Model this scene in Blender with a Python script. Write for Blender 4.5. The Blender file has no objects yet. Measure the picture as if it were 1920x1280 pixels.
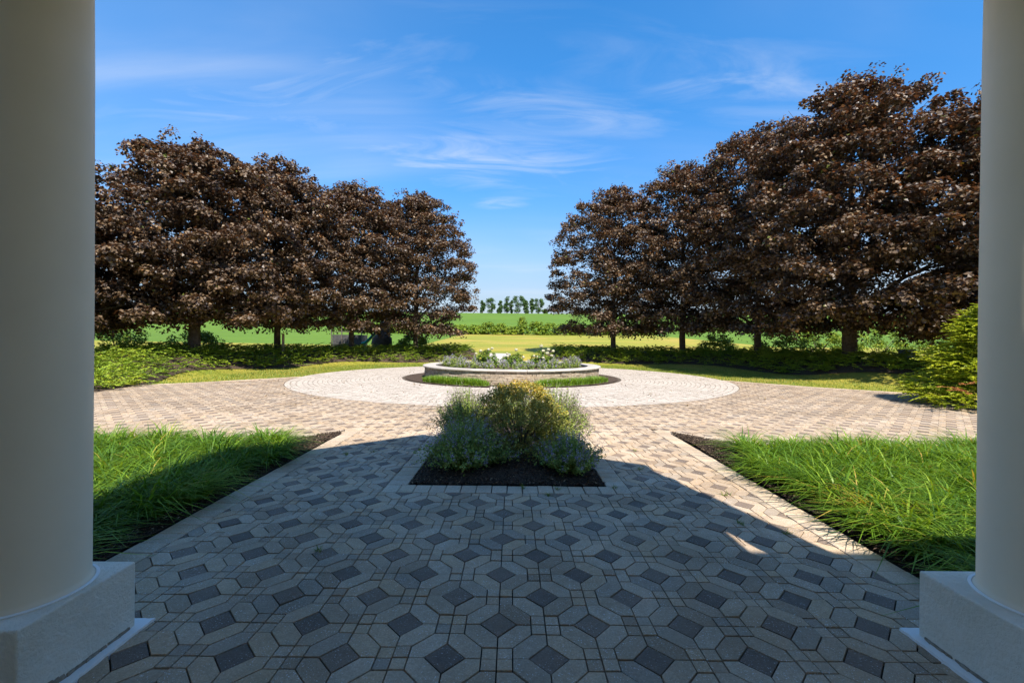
import bpy, math
import numpy as np
from mathutils import Vector, Matrix

rng = np.random.default_rng(11)
sc = bpy.context.scene
col = sc.collection
R = math.radians

# ------------------------------------------------------------------ camera
CAM_H = 1.4
cam_d = bpy.data.cameras.new('camera')
cam_d.sensor_width = 36.0
cam_d.lens = 36.0 * 813 / 1920
cam_d.clip_start = 0.05
cam_d.clip_end = 5000
cam = bpy.data.objects.new('camera', cam_d)
col.objects.link(cam)
cam.matrix_world = Matrix.Translation((0, 0, CAM_H)) @ Matrix.Rotation(R(90), 4, 'X') @ Matrix.Rotation(R(0.5), 4, 'Z')
sc.camera = cam

# ------------------------------------------------------------------ sky, sun, exposure
SUN = Vector((0.25, -0.80, 1.0)).normalized()          # towards the sun: behind the camera, a little to the right
sun_el = math.asin(SUN.z)
world = bpy.data.worlds.new('World')
sc.world = world
world.use_nodes = True
wn = world.node_tree
wn.nodes.clear()
wo = wn.nodes.new('ShaderNodeOutputWorld')
bg = wn.nodes.new('ShaderNodeBackground')
sky = wn.nodes.new('ShaderNodeTexSky')
sky.sky_type = 'NISHITA'
sky.sun_disc = False
sky.sun_elevation = sun_el
sky.sun_rotation = math.atan2(SUN.x, SUN.y)
sky.altitude = 100
sky.air_density = 1.0
sky.dust_density = 0.3
sky.ozone_density = 1.6
hs = wn.nodes.new('ShaderNodeHueSaturation')
hs.inputs['Saturation'].default_value = 1.40
hs.inputs['Value'].default_value = 1.0
wn.links.new(sky.outputs[0], hs.inputs['Color'])
tc = wn.nodes.new('ShaderNodeTexCoord')
# cirrus: stretched noise on the plane the clouds lie in
sx = wn.nodes.new('ShaderNodeSeparateXYZ')
wn.links.new(tc.outputs['Generated'], sx.inputs[0])
def wmath(op, a, b=None, clamp=False):
    n = wn.nodes.new('ShaderNodeMath')
    n.operation = op
    n.use_clamp = clamp
    for i, v in enumerate((a, b)):
        if v is None:
            continue
        if isinstance(v, (int, float)):
            n.inputs[i].default_value = v
        else:
            wn.links.new(v, n.inputs[i])
    return n.outputs[0]
zc = wmath('ADD', wmath('MAXIMUM', sx.outputs[2], 0.0), 0.12)
px = wmath('DIVIDE', sx.outputs[0], zc)
py = wmath('DIVIDE', sx.outputs[1], zc)
cb = wn.nodes.new('ShaderNodeCombineXYZ')
wn.links.new(px, cb.inputs[0])
wn.links.new(py, cb.inputs[1])
def wnoise(scale, sxyz, loc, detail, rough, dist):
    mp = wn.nodes.new('ShaderNodeMapping')
    mp.inputs['Scale'].default_value = sxyz
    mp.inputs['Location'].default_value = loc
    mp.inputs['Rotation'].default_value = (0, 0, R(14))
    wn.links.new(cb.outputs[0], mp.inputs[0])
    n = wn.nodes.new('ShaderNodeTexNoise')
    n.inputs['Scale'].default_value = scale
    n.inputs['Detail'].default_value = detail
    n.inputs['Roughness'].default_value = rough
    n.inputs['Distortion'].default_value = dist
    wn.links.new(mp.outputs[0], n.inputs['Vector'])
    return n.outputs['Fac']
def wrange(v, a, b, lo=0.0, hi=1.0):
    n = wn.nodes.new('ShaderNodeMapRange')
    n.interpolation_type = 'SMOOTHSTEP'
    wn.links.new(v, n.inputs[0])
    n.inputs[1].default_value = a
    n.inputs[2].default_value = b
    n.inputs[3].default_value = lo
    n.inputs[4].default_value = hi
    return n.outputs[0]
veil = wrange(wnoise(0.55, (0.75, 1.0, 1), (7.4, 2.9, 0), 3, 0.5, 0.4), 0.34, 0.70)
streak = wrange(wnoise(1.25, (0.42, 1.35, 1), (2.3, 9.1, 0), 6, 0.52, 0.7), 0.40, 0.84)
cov = wmath('MULTIPLY', wmath('ADD', veil, 0.15), wmath('ADD', wmath('MULTIPLY', streak, 0.36), 0.08), True)
horizon = wrange(sx.outputs[2], -0.02, 0.34, 0.97, 0.0)
def wisp(cx, cy, ax, ay, rot, amp):
    c0, s0 = math.cos(R(rot)), math.sin(R(rot))
    dx = wmath('SUBTRACT', px, cx); dy = wmath('SUBTRACT', py, cy)
    u = wmath('DIVIDE', wmath('ADD', wmath('MULTIPLY', dx, c0), wmath('MULTIPLY', dy, s0)), ax)
    v = wmath('DIVIDE', wmath('SUBTRACT', wmath('MULTIPLY', dy, c0), wmath('MULTIPLY', dx, s0)), ay)
    e = wmath('POWER', 2.718, wmath('MULTIPLY', wmath('ADD', wmath('MULTIPLY', u, u), wmath('MULTIPLY', v, v)), -1.0))
    return wmath('MULTIPLY', wmath('MULTIPLY', e, wmath('ADD', wisp_n, 0.10)), amp)
wisp_n = wrange(wnoise(3.4, (0.5, 1.5, 1), (4.3, 0.7, 0), 7, 0.6, 1.2), 0.34, 0.74)
for wargs in ((-0.16, 1.83, 0.52, 0.22, 8, 0.50), (0.22, 1.53, 0.34, 0.13, 6, 0.30), (0.06, 1.45, 0.36, 0.11, 5, 0.24), (-0.80, 1.38, 0.70, 0.30, -8, 0.28), (0.75, 1.35, 0.5, 0.16, 10, 0.30), (-0.05, 2.25, 0.12, 0.06, -10, 0.5)):
    cov = wmath('MAXIMUM', cov, wisp(*wargs), True)
def wmix(fac, a, b, mode='MIX'):
    n = wn.nodes.new('ShaderNodeMix')
    n.data_type = 'RGBA'
    n.blend_type = mode
    for i, v in ((0, fac), (6, a), (7, b)):
        if isinstance(v, (int, float)):
            n.inputs[i].default_value = v
        elif isinstance(v, tuple):
            n.inputs[i].default_value = (*v, 1)
        else:
            wn.links.new(v, n.inputs[i])
    return n.outputs[2]
low = wrange(sx.outputs[2], 0.02, 0.62, 0.62, 0.0)
base = wmix(low, hs.outputs[0], (0.35, 0.42, 0.55), 'MULTIPLY')      # deep clear air towards the horizon
base = wmix(horizon, base, (1.75, 2.0, 2.35))                       # pale haze at the horizon
base = wmix(cov, base, (3.2, 3.35, 3.6))                             # cirrus
wn.links.new(base, bg.inputs['Color'])
bg.inputs['Strength'].default_value = 0.064
wn.links.new(bg.outputs[0], wo.inputs[0])

sun_d = bpy.data.lights.new('sun', 'SUN')
sun_d.energy = 2.1
sun_d.angle = R(0.5)
sun_d.color = (1.0, 0.955, 0.89)
sun = bpy.data.objects.new('sun', sun_d)
col.objects.link(sun)
sun.rotation_euler = (-SUN).to_track_quat('-Z', 'Y').to_euler()
sun.location = SUN * 60

vs = sc.view_settings
vs.view_transform = 'Standard'
vs.look = 'None'
vs.gamma = 1.0
vs.use_curve_mapping = False
vs.exposure = 2.15
sc.render.engine = 'CYCLES'
sc.cycles.use_denoising = True
sc.cycles.max_bounces = 10
sc.cycles.diffuse_bounces = 7
sc.cycles.transparent_max_bounces = 4

# ------------------------------------------------------------------ helpers
def link_obj(name, me, mat=None, parent=None, kind=None, label=None, cat=None, group=None, loc=None, rotz=0.0):
    o = bpy.data.objects.new(name, me)
    col.objects.link(o)
    if mat is not None and me is not None and len(me.materials) == 0:
        me.materials.append(mat)
    if parent is not None:
        o.parent = parent
    if loc is not None:
        o.location = loc
    if rotz:
        o.rotation_euler = (0, 0, rotz)
    if kind:
        o['kind'] = kind
    if label:
        o['label'] = label
    if cat:
        o['category'] = cat
    if group:
        o['group'] = group
    return o

def empty(name, loc, label, cat, group=None, rotz=0.0):
    o = link_obj(name, None, None, None, None, label, cat, group, loc, rotz)
    o.empty_display_size = 0.2
    return o

def mesh_np(name, V, F, tint=None, smooth=False):
    """V (n,3); F a list of (m,k) int arrays; tint (n,) float on points"""
    if isinstance(F, np.ndarray):
        F = [F]
    V = np.asarray(V, dtype=np.float32)
    me = bpy.data.meshes.new(name)
    me.vertices.add(len(V))
    me.vertices.foreach_set('co', V.ravel())
    flat = np.concatenate([f.ravel() for f in F]).astype(np.int32)
    counts = np.concatenate([np.full(len(f), f.shape[1], dtype=np.int32) for f in F])
    starts = np.concatenate([[0], np.cumsum(counts)[:-1]]).astype(np.int32)
    me.loops.add(len(flat))
    me.loops.foreach_set('vertex_index', flat)
    me.polygons.add(len(counts))
    me.polygons.foreach_set('loop_start', starts)
    me.update(calc_edges=True)
    if smooth:
        me.polygons.foreach_set('use_smooth', np.ones(len(counts), dtype=bool))
    else:
        me.polygons.foreach_set('use_smooth', np.zeros(len(counts), dtype=bool))
    if tint is not None:
        a = me.attributes.new('tint', 'FLOAT', 'POINT')
        a.data.foreach_set('value', np.asarray(tint, dtype=np.float32))
    return me

class MB:
    """collects verts/faces of arbitrary size"""
    def __init__(s):
        s.v = []; s.f = {}; s.t = []; s.n = 0
    def add(s, V, F, t=0.0):
        V = np.asarray(V, float)
        for f in F:
            s.f.setdefault(len(f), []).append([i + s.n for i in f])
        s.v.append(V); s.t.append(np.full(len(V), t)); s.n += len(V)
    def box(s, c, d, t=0.0, rz=0.0, jit=0.0, M=None):
        c = np.asarray(c, float); d = np.asarray(d, float) / 2
        u = np.array([(-1,-1,-1),(1,-1,-1),(1,1,-1),(-1,1,-1),(-1,-1,1),(1,-1,1),(1,1,1),(-1,1,1)], float) * d
        if jit:
            u = u + rng.normal(0, jit, u.shape)
        if M is not None:
            u = u @ np.array(M).T
        if rz:
            cz, sz = math.cos(rz), math.sin(rz)
            u = u @ np.array([[cz, sz, 0], [-sz, cz, 0], [0, 0, 1]])
        s.add(u + c, [(0,3,2,1),(4,5,6,7),(0,1,5,4),(1,2,6,5),(2,3,7,6),(3,0,4,7)], t)
    def tube(s, pts, rad, n=8, t=0.0, cap=True):
        pts = [Vector(p) for p in pts]
        rings = []
        up = Vector((0.31, 0.17, 0.93))
        for i, p in enumerate(pts):
            d = (pts[min(i+1, len(pts)-1)] - pts[max(i-1, 0)]).normalized()
            a = d.cross(up)
            if a.length < 1e-3: a = d.cross(Vector((1, 0, 0)))
            a.normalize(); b = d.cross(a)
            rings.append([p + (a*math.cos(2*math.pi*k/n) + b*math.sin(2*math.pi*k/n))*rad[i] for k in range(n)])
        V = [q for r_ in rings for q in r_]
        F = []
        for i in range(len(pts)-1):
            for k in range(n):
                F.append((i*n+k, i*n+(k+1) % n, (i+1)*n+(k+1) % n, (i+1)*n+k))
        if cap:
            F.append(tuple(range(n-1, -1, -1)))
            F.append(tuple((len(pts)-1)*n + k for k in range(n)))
        s.add([tuple(q) for q in V], F, t)
    def lathe(s, prof, n=64, c=(0, 0), t=0.0):
        V = []; F = []
        for (r_, z) in prof:
            for k in range(n):
                a = 2*math.pi*k/n
                V.append((c[0]+r_*math.cos(a), c[1]+r_*math.sin(a), z))
        for i in range(len(prof)-1):
            for k in range(n):
                F.append((i*n+k, i*n+(k+1) % n, (i+1)*n+(k+1) % n, (i+1)*n+k))
        s.add(V, F, t)
    def build(s, name, smooth=False):
        V = np.concatenate(s.v); T = np.concatenate(s.t)
        return mesh_np(name, V, [np.array(f) for f in s.f.values()], T, smooth)

def unit(a):
    return a / np.maximum(np.linalg.norm(a, axis=-1, keepdims=True), 1e-9)

def rand_perp(N):
    A = rng.normal(size=N.shape)
    A -= (A*N).sum(1, keepdims=True)*N
    return unit(A)

KITE = (np.array([(-.5, 0, 0), (.06, .5, .10), (.5, 0, -.05), (.06, -.5, .10)]), np.array([(0, 1, 2), (0, 2, 3)]))
LOBED = (np.array([(-.5, 0, 0), (-.18, .34, .05), (-.02, .22, .04), (.22, .5, .02), (.24, .16, .02), (.55, 0, -.06),
                   (.24, -.16, .02), (.22, -.5, .02), (-.02, -.22, .04), (-.18, -.34, .05)]),
         np.array([(0, 2, 1), (0, 4, 2), (2, 4, 3), (0, 5, 4), (0, 6, 5), (0, 8, 6), (8, 7, 6), (0, 9, 8)]))
def kites(P, A, N, ln, wd, tint, shape=KITE):
    """one leaf per point: A long axis, N normal; returns V,F,T"""
    n = len(P)
    S, Fs = shape
    B = np.cross(N, A)
    ln = np.broadcast_to(ln, (n,)); wd = np.broadcast_to(wd, (n,))
    V = P[:, None, :] + (S[None, :, 0]*ln[:, None])[:, :, None]*A[:, None, :] \
        + (S[None, :, 1]*wd[:, None])[:, :, None]*B[:, None, :] + (S[None, :, 2]*ln[:, None])[:, :, None]*N[:, None, :]
    k = len(S)
    F = (np.arange(n)*k)[:, None, None] + Fs[None]
    return V.reshape(-1, 3), F.reshape(-1, Fs.shape[1]), np.repeat(np.broadcast_to(tint, (n,)), k)

def merge(parts):
    Vs, Fs, Ts = [], [], []
    n = 0
    for V, F, T in parts:
        Vs.append(V); Fs.append(F+n); Ts.append(T); n += len(V)
    return np.concatenate(Vs), Fs, np.concatenate(Ts)

def blades(P, ang, L, W, lean, droop, segs=3, tint=None):
    n = len(P)
    t = np.linspace(0, 1, segs+1)
    D = np.stack([np.cos(ang), np.sin(ang), np.zeros(n)], 1)
    side = np.stack([-np.sin(ang), np.cos(ang), np.zeros(n)], 1)
    out = (lean[:, None]*t + droop[:, None]*t**2)*L[:, None]
    up = (t[None]*np.sqrt(np.maximum(0.05, 1-lean[:, None]**2)) - 0.75*droop[:, None]*t[None]**2.4)*L[:, None]
    C = P[:, None, :] + out[:, :, None]*D[:, None, :] + up[:, :, None]*np.array([0, 0, 1.0])
    w = W[:, None]*(1-t[None]**1.8*0.93)*0.5
    V = np.stack([C - w[:, :, None]*side[:, None, :], C + w[:, :, None]*side[:, None, :]], 2)   # n,segs+1,2,3
    V = V.reshape(-1, 3)
    base = (np.arange(n)*(segs+1)*2)[:, None]
    F = []
    for i in range(segs):
        F.append(base + np.array([2*i, 2*i+1, 2*i+3, 2*i+2])[None])
    F = np.concatenate(F)
    T = np.repeat(tint if tint is not None else rng.random(n), (segs+1)*2)
    return V, F, T

# ------------------------------------------------------------------ materials
def new_mat(name):
    m = bpy.data.materials.new(name)
    m.use_nodes = True
    nt = m.node_tree
    b = nt.nodes['Principled BSDF']
    return m, nt, b
def nd(nt, typ, **kw):
    n = nt.nodes.new(typ)
    for k, v in kw.items():
        setattr(n, k, v)
    return n
def ramp(nt, fac, stops, interp='LINEAR'):
    r_ = nd(nt, 'ShaderNodeValToRGB')
    r_.color_ramp.interpolation = interp
    els = r_.color_ramp.elements
    while len(els) < len(stops):
        els.new(0.5)
    for e, (p, c) in zip(els, stops):
        e.position = p
        e.color = (*c, 1)
    nt.links.new(fac, r_.inputs[0])
    return r_.outputs[0]
def noise(nt, vec, scale, detail=4, rough=0.6, dist=0.0):
    n = nd(nt, 'ShaderNodeTexNoise')
    n.inputs['Scale'].default_value = scale
    n.inputs['Detail'].default_value = detail
    n.inputs['Roughness'].default_value = rough
    n.inputs['Distortion'].default_value = dist
    if vec is not None:
        nt.links.new(vec, n.inputs['Vector'])
    return n.outputs['Fac']
def mixrgb(nt, fac, a, b, mode='MIX'):
    n = nd(nt, 'ShaderNodeMix', data_type='RGBA', blend_type=mode)
    for i, v in ((0, fac), (6, a), (7, b)):
        if isinstance(v, (int, float)):
            n.inputs[i].default_value = v
        elif isinstance(v, tuple):
            n.inputs[i].default_value = (*v, 1)
        else:
            nt.links.new(v, n.inputs[i])
    return n.outputs[2]
def maprange(nt, v, a, b, lo=0.0, hi=1.0):
    n = nd(nt, 'ShaderNodeMapRange')
    nt.links.new(v, n.inputs[0])
    for i, x in zip((1, 2, 3, 4), (a, b, lo, hi)):
        n.inputs[i].default_value = x
    return n.outputs[0]
def bump(nt, b, h, strength, dist):
    n = nd(nt, 'ShaderNodeBump')
    n.inputs['Strength'].default_value = strength
    n.inputs['Distance'].default_value = dist
    nt.links.new(h, n.inputs['Height'])
    nt.links.new(n.outputs[0], b.inputs['Normal'])
def tint_value(nt):
    a = nd(nt, 'ShaderNodeAttribute', attribute_name='tint')
    oi = nd(nt, 'ShaderNodeObjectInfo')
    s = nd(nt, 'ShaderNodeMath', operation='ADD')
    nt.links.new(a.outputs['Fac'], s.inputs[0])
    nt.links.new(oi.outputs['Random'], s.inputs[1])
    f = nd(nt, 'ShaderNodeMath', operation='FRACT')
    nt.links.new(s.outputs[0], f.inputs[0])
    return f.outputs[0]
def position(nt):
    return nd(nt, 'ShaderNodeNewGeometry').outputs['Position']

LEAF = 1.35
def leaf_mat(name, stops, rough=0.5, trans=0.25, spec=0.4, tcol=None):
    m, nt, b = new_mat(name)
    a = nd(nt, 'ShaderNodeAttribute', attribute_name='tint')
    c = ramp(nt, a.outputs['Fac'], [(p_, tuple(min(0.85, q*LEAF) for q in c0)) for p_, c0 in stops])
    nt.links.new(c, b.inputs['Base Color'])
    b.inputs['Roughness'].default_value = rough
    b.inputs['Specular IOR Level'].default_value = spec
    if trans > 0:
        tr = nd(nt, 'ShaderNodeBsdfTranslucent')
        if tcol is None:
            nt.links.new(c, tr.inputs['Color'])
        else:
            nt.links.new(mixrgb(nt, 1.0, c, tcol, 'MULTIPLY'), tr.inputs['Color'])
        mx = nd(nt, 'ShaderNodeMixShader')
        mx.inputs[0].default_value = trans
        nt.links.new(b.outputs[0], mx.inputs[1])
        nt.links.new(tr.outputs[0], mx.inputs[2])
        nt.links.new(mx.outputs[0], nt.nodes['Material Output'].inputs[0])
    return m

def paver_mat(name, stops, speck=0.8, rough=0.85, speckcol=(0.72, 0.70, 0.66), stain=0.75):
    m, nt, b = new_mat(name)
    P = position(nt)
    c = ramp(nt, tint_value(nt), stops)
    big = noise(nt, P, 1.1, 5, 0.6)
    c = mixrgb(nt, maprange(nt, big, 0.38, 0.68, 0.0, stain), c, (0.60, 0.56, 0.50), 'MULTIPLY')
    mid = noise(nt, P, 22, 5, 0.7)
    c = mixrgb(nt, maprange(nt, mid, 0.35, 0.75, 0.0, 0.5), c, (0.66, 0.64, 0.62), 'MULTIPLY')
    grit = noise(nt, P, 95, 3, 0.75)
    c = mixrgb(nt, maprange(nt, grit, 0.40, 0.62, 0.0, 0.55), c, (0.58, 0.57, 0.56), 'MULTIPLY')
    fine = noise(nt, P, 135, 2, 0.6)
    sel = noise(nt, P, 9, 2, 0.5)
    thr = maprange(nt, fine, 0.635, 0.67, 0.0, 1.0)
    sm = nd(nt, 'ShaderNodeMath', operation='MULTIPLY')
    nt.links.new(thr, sm.inputs[0])
    nt.links.new(maprange(nt, sel, 0.35, 0.65, 0.3*speck, 1.5*speck), sm.inputs[1])
    c = mixrgb(nt, sm.outputs[0], c, speckcol)
    dark = noise(nt, P, 340, 2, 0.6)
    c = mixrgb(nt, maprange(nt, dark, 0.60, 0.72, 0.0, 0.35), c, (0.35, 0.33, 0.31), 'MULTIPLY')
    nt.links.new(c, b.inputs['Base Color'])
    b.inputs['Roughness'].default_value = rough
    b.inputs['Specular IOR Level'].default_value = 0.3
    bump(nt, b, noise(nt, P, 190, 4, 0.75), 0.35, 0.004)
    return m

M = {}
M['paver'] = paver_mat('paver', [(0.0, (0.400, 0.288, 0.188)), (0.25, (0.545, 0.405, 0.270)), (0.5, (0.590, 0.455, 0.318)),
                                 (0.75, (0.610, 0.430, 0.262)), (0.9, (0.480, 0.372, 0.262)), (1.0, (0.405, 0.322, 0.236))])
M['dark_paver'] = paver_mat('dark_paver', [(0.0, (0.200, 0.152, 0.115)), (0.5, (0.245, 0.182, 0.135)), (1.0, (0.300, 0.216, 0.152))], 0.45)
M['border'] = paver_mat('border', [(0.0, (0.560, 0.430, 0.300)), (0.5, (0.650, 0.515, 0.365)), (1.0, (0.600, 0.445, 0.290))], 0.6)
M['sett'] = paver_mat('sett', [(0.0, (0.50, 0.42, 0.33)), (0.5, (0.63, 0.535, 0.43)), (1.0, (0.60, 0.51, 0.41))], 0.2, stain=0.22)

def simple(name, c1, c2, scale, rough=0.9, bs=0.4, bd=0.01, detail=6, scale2=None, c3=None):
    m, nt, b = new_mat(name)
    P = position(nt)
    f = noise(nt, P, scale, detail, 0.65)
    c = mixrgb(nt, maprange(nt, f, 0.35, 0.65), c1, c2)
    if c3:
        c = mixrgb(nt, maprange(nt, noise(nt, P, scale2, 4, 0.6), 0.45, 0.65), c, c3)
    nt.links.new(c, b.inputs['Base Color'])
    b.inputs['Roughness'].default_value = rough
    b.inputs['Specular IOR Level'].default_value = 0.25
    if bs:
        bump(nt, b, noise(nt, P, scale*2.2, 5, 0.7), bs, bd)
    return m
M['joint'] = simple('joint_sand', (0.012, 0.009, 0.007), (0.030, 0.023, 0.017), 30, bd=0.003)
M['sett_joint'] = simple('sett_joint', (0.06, 0.043, 0.028), (0.13, 0.10, 0.07), 9, bd=0.003)
M['mulch'] = simple('mulch', (0.040, 0.026, 0.017), (0.100, 0.068, 0.044), 45, bs=0.8, bd=0.02)
m, nt, b = new_mat('lawn'); M['lawn'] = m
P = position(nt)
mp = nd(nt, 'ShaderNodeMapping')
mp.inputs['Scale'].default_value = (0.10, 1.0, 1.0)
nt.links.new(P, mp.inputs[0])
c = mixrgb(nt, maprange(nt, noise(nt, mp.outputs[0], 0.45, 5, 0.6), 0.36, 0.64), (0.20, 0.22, 0.024), (0.35, 0.30, 0.040))
c = mixrgb(nt, maprange(nt, noise(nt, P, 0.13, 4, 0.6), 0.48, 0.66), c, (0.40, 0.29, 0.055))
c = mixrgb(nt, maprange(nt, noise(nt, P, 9, 5, 0.7), 0.42, 0.66, 0.0, 0.7), c, (0.55, 0.60, 0.5), 'MULTIPLY')
nt.links.new(c, b.inputs['Base Color']); b.inputs['Roughness'].default_value = 0.9; b.inputs['Specular IOR Level'].default_value = 0.2
bump(nt, b, noise(nt, P, 20, 5, 0.7), 0.6, 0.03)
M['field'] = simple('field', (0.080, 0.150, 0.009), (0.112, 0.190, 0.011), 0.05, bs=0.5, bd=0.2, scale2=0.9, c3=(0.086, 0.148, 0.010))
M['concrete'] = simple('concrete', (0.34, 0.32, 0.29), (0.42, 0.39, 0.36), 3, bd=0.003)
M['stucco'] = simple('stucco', (0.87, 0.78, 0.63), (0.90, 0.82, 0.68), 26, bs=0.8, bd=0.016, scale2=4, c3=(0.81, 0.72, 0.57))
M['column_paint'] = simple('column_paint', (0.86, 0.715, 0.52), (0.90, 0.755, 0.56), 1.6, rough=0.55, bs=0.10, bd=0.003, scale2=0.9, c3=(0.83, 0.69, 0.505))
M['trim'] = simple('white_trim', (0.84, 0.81, 0.75), (0.87, 0.84, 0.79), 3, rough=0.6, bs=0.1, bd=0.003)
M['chipped'] = simple('chipped_mortar', (0.26, 0.21, 0.15), (0.40, 0.34, 0.26), 40, bs=0.8, bd=0.01)
M['siding'] = simple('house_wall', (0.84, 0.79, 0.70), (0.87, 0.82, 0.74), 2, bs=0.2, bd=0.005)
M['shingle'] = simple('shingle', (0.07, 0.065, 0.06), (0.11, 0.10, 0.09), 12, bd=0.01)
M['bark'] = simple('bark', (0.055, 0.040, 0.028), (0.125, 0.095, 0.068), 9, bs=0.9, bd=0.03)
M['wood'] = simple('pale_wood', (0.35, 0.26, 0.16), (0.45, 0.34, 0.22), 12, bd=0.004)
M['grey_panel'] = simple('grey_panel', (0.045, 0.043, 0.043), (0.08, 0.078, 0.076), 6, bd=0.003)
M['teal'] = simple('teal_plastic', (0.02, 0.26, 0.25), (0.03, 0.31, 0.29), 4, rough=0.4, bs=0.0)
M['boulder'] = simple('boulder', (0.07, 0.06, 0.05), (0.13, 0.11, 0.09), 5, bs=0.7, bd=0.03)
M['cap'] = simple('capstone', (0.40, 0.355, 0.30), (0.50, 0.45, 0.385), 5, bs=0.35, bd=0.008, scale2=1.3, c3=(0.36, 0.315, 0.26))
M['dark_glass'] = simple('dark_glass', (0.02, 0.022, 0.025), (0.03, 0.03, 0.035), 2, rough=0.1, bs=0.0)
M['utility'] = simple('utility_paint', (0.20, 0.24, 0.30), (0.26, 0.30, 0.36), 4, rough=0.6, bs=0.0)
m, nt, b = new_mat('ledge_stone'); M['stone'] = m
P = position(nt)
c = ramp(nt, tint_value(nt), [(0, (0.24, 0.18, 0.115)), (0.3, (0.42, 0.325, 0.215)), (0.6, (0.34, 0.27, 0.19)), (0.8, (0.47, 0.38, 0.27)), (1, (0.28, 0.225, 0.165))])
c = mixrgb(nt, maprange(nt, noise(nt, P, 12, 5, 0.7), 0.4, 0.7), c, (0.55, 0.5, 0.45), 'MULTIPLY')
nt.links.new(c, b.inputs['Base Color']); b.inputs['Roughness'].default_value = 0.9
bump(nt, b, noise(nt, P, 35, 5, 0.7), 0.8, 0.015)

M['maple'] = leaf_mat('maple_leaf', [(0.0, (0.026, 0.017, 0.013)), (0.4, (0.070, 0.045, 0.026)), (0.75, (0.135, 0.088, 0.047)), (0.95, (0.195, 0.128, 0.064)), (0.985, (0.22, 0.11, 0.04)), (1.0, (0.10, 0.115, 0.022))], 0.45, 0.18, 0.40, (1.5, 0.8, 0.5))
M['liriope'] = leaf_mat('liriope_blade', [(0.0, (0.042, 0.098, 0.010)), (0.5, (0.092, 0.175, 0.012)), (0.93, (0.185, 0.265, 0.018)), (0.97, (0.30, 0.25, 0.04)), (1.0, (0.38, 0.24, 0.05))], 0.42, 0.35, 0.4, (1.5, 1.3, 0.6))
M['turf'] = leaf_mat('turf_blade', [(0.0, (0.060, 0.120, 0.012)), (0.6, (0.135, 0.175, 0.018)), (1.0, (0.26, 0.225, 0.05))], 0.5, 0.3, 0.3)
M['juniper'] = leaf_mat('juniper_spray', [(0.0, (0.050, 0.095, 0.012)), (0.4, (0.140, 0.215, 0.018)), (0.8, (0.270, 0.330, 0.024)), (0.95, (0.36, 0.38, 0.035)), (1.0, (0.20, 0.11, 0.04))], 0.55, 0.25, 0.3)
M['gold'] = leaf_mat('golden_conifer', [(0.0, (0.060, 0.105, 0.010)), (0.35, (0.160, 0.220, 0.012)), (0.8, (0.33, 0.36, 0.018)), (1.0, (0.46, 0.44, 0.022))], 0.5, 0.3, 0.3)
M['brown_sprig'] = leaf_mat('brown_sprig', [(0.0, (0.20, 0.07, 0.02)), (1.0, (0.34, 0.14, 0.04))], 0.6, 0.2, 0.3)
M['olive'] = leaf_mat('shrub_leaf', [(0.0, (0.095, 0.105, 0.018)), (0.45, (0.200, 0.195, 0.030)), (0.8, (0.330, 0.250, 0.034)), (1.0, (0.43, 0.265, 0.032))], 0.45, 0.25, 0.4)
M['sage'] = leaf_mat('catmint_leaf', [(0.0, (0.095, 0.150, 0.034)), (0.5, (0.205, 0.260, 0.050)), (1.0, (0.330, 0.345, 0.100))], 0.6, 0.3, 0.3)
M['violet'] = leaf_mat('violet_floret', [(0.0, (0.17, 0.14, 0.15)), (0.4, (0.26, 0.22, 0.27)), (0.8, (0.33, 0.285, 0.39)), (1.0, (0.38, 0.33, 0.48))], 0.6, 0.25, 0.2)
M['seed'] = leaf_mat('spent_floret', [(0.0, (0.11, 0.08, 0.07)), (0.5, (0.20, 0.145, 0.125)), (1.0, (0.27, 0.21, 0.22))], 0.7, 0.2, 0.2)
M['hyd_leaf'] = leaf_mat('hydrangea_leaf', [(0.0, (0.045, 0.095, 0.014)), (0.6, (0.110, 0.175, 0.018)), (1.0, (0.22, 0.24, 0.03))], 0.45, 0.3, 0.4)
M['cream'] = leaf_mat('cream_floret', [(0.0, (0.33, 0.32, 0.14)), (0.5, (0.44, 0.41, 0.26)), (1.0, (0.52, 0.48, 0.36))], 0.7, 0.2, 0.2)
M['hedge'] = leaf_mat('hedge_leaf', [(0.0, (0.050, 0.085, 0.010)), (0.5, (0.120, 0.190, 0.016)), (1.0, (0.27, 0.30, 0.025))], 0.5, 0.3, 0.3)
M['far_leaf'] = leaf_mat('far_leaf', [(0.0, (0.030, 0.060, 0.022)), (0.6, (0.055, 0.100, 0.026)), (1.0, (0.10, 0.15, 0.03))], 0.6, 0.25, 0.2)
M['chip'] = leaf_mat('mulch_chip', [(0.0, (0.016, 0.010, 0.007)), (0.6, (0.055, 0.036, 0.023)), (0.93, (0.120, 0.083, 0.052)), (1.0, (0.30, 0.23, 0.15))], 0.8, 0.0, 0.3)
M['dead_leaf'] = leaf_mat('dead_leaf', [(0.0, (0.06, 0.035, 0.018)), (0.6, (0.14, 0.085, 0.035)), (1.0, (0.24, 0.17, 0.05))], 0.7, 0.1, 0.2)

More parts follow.
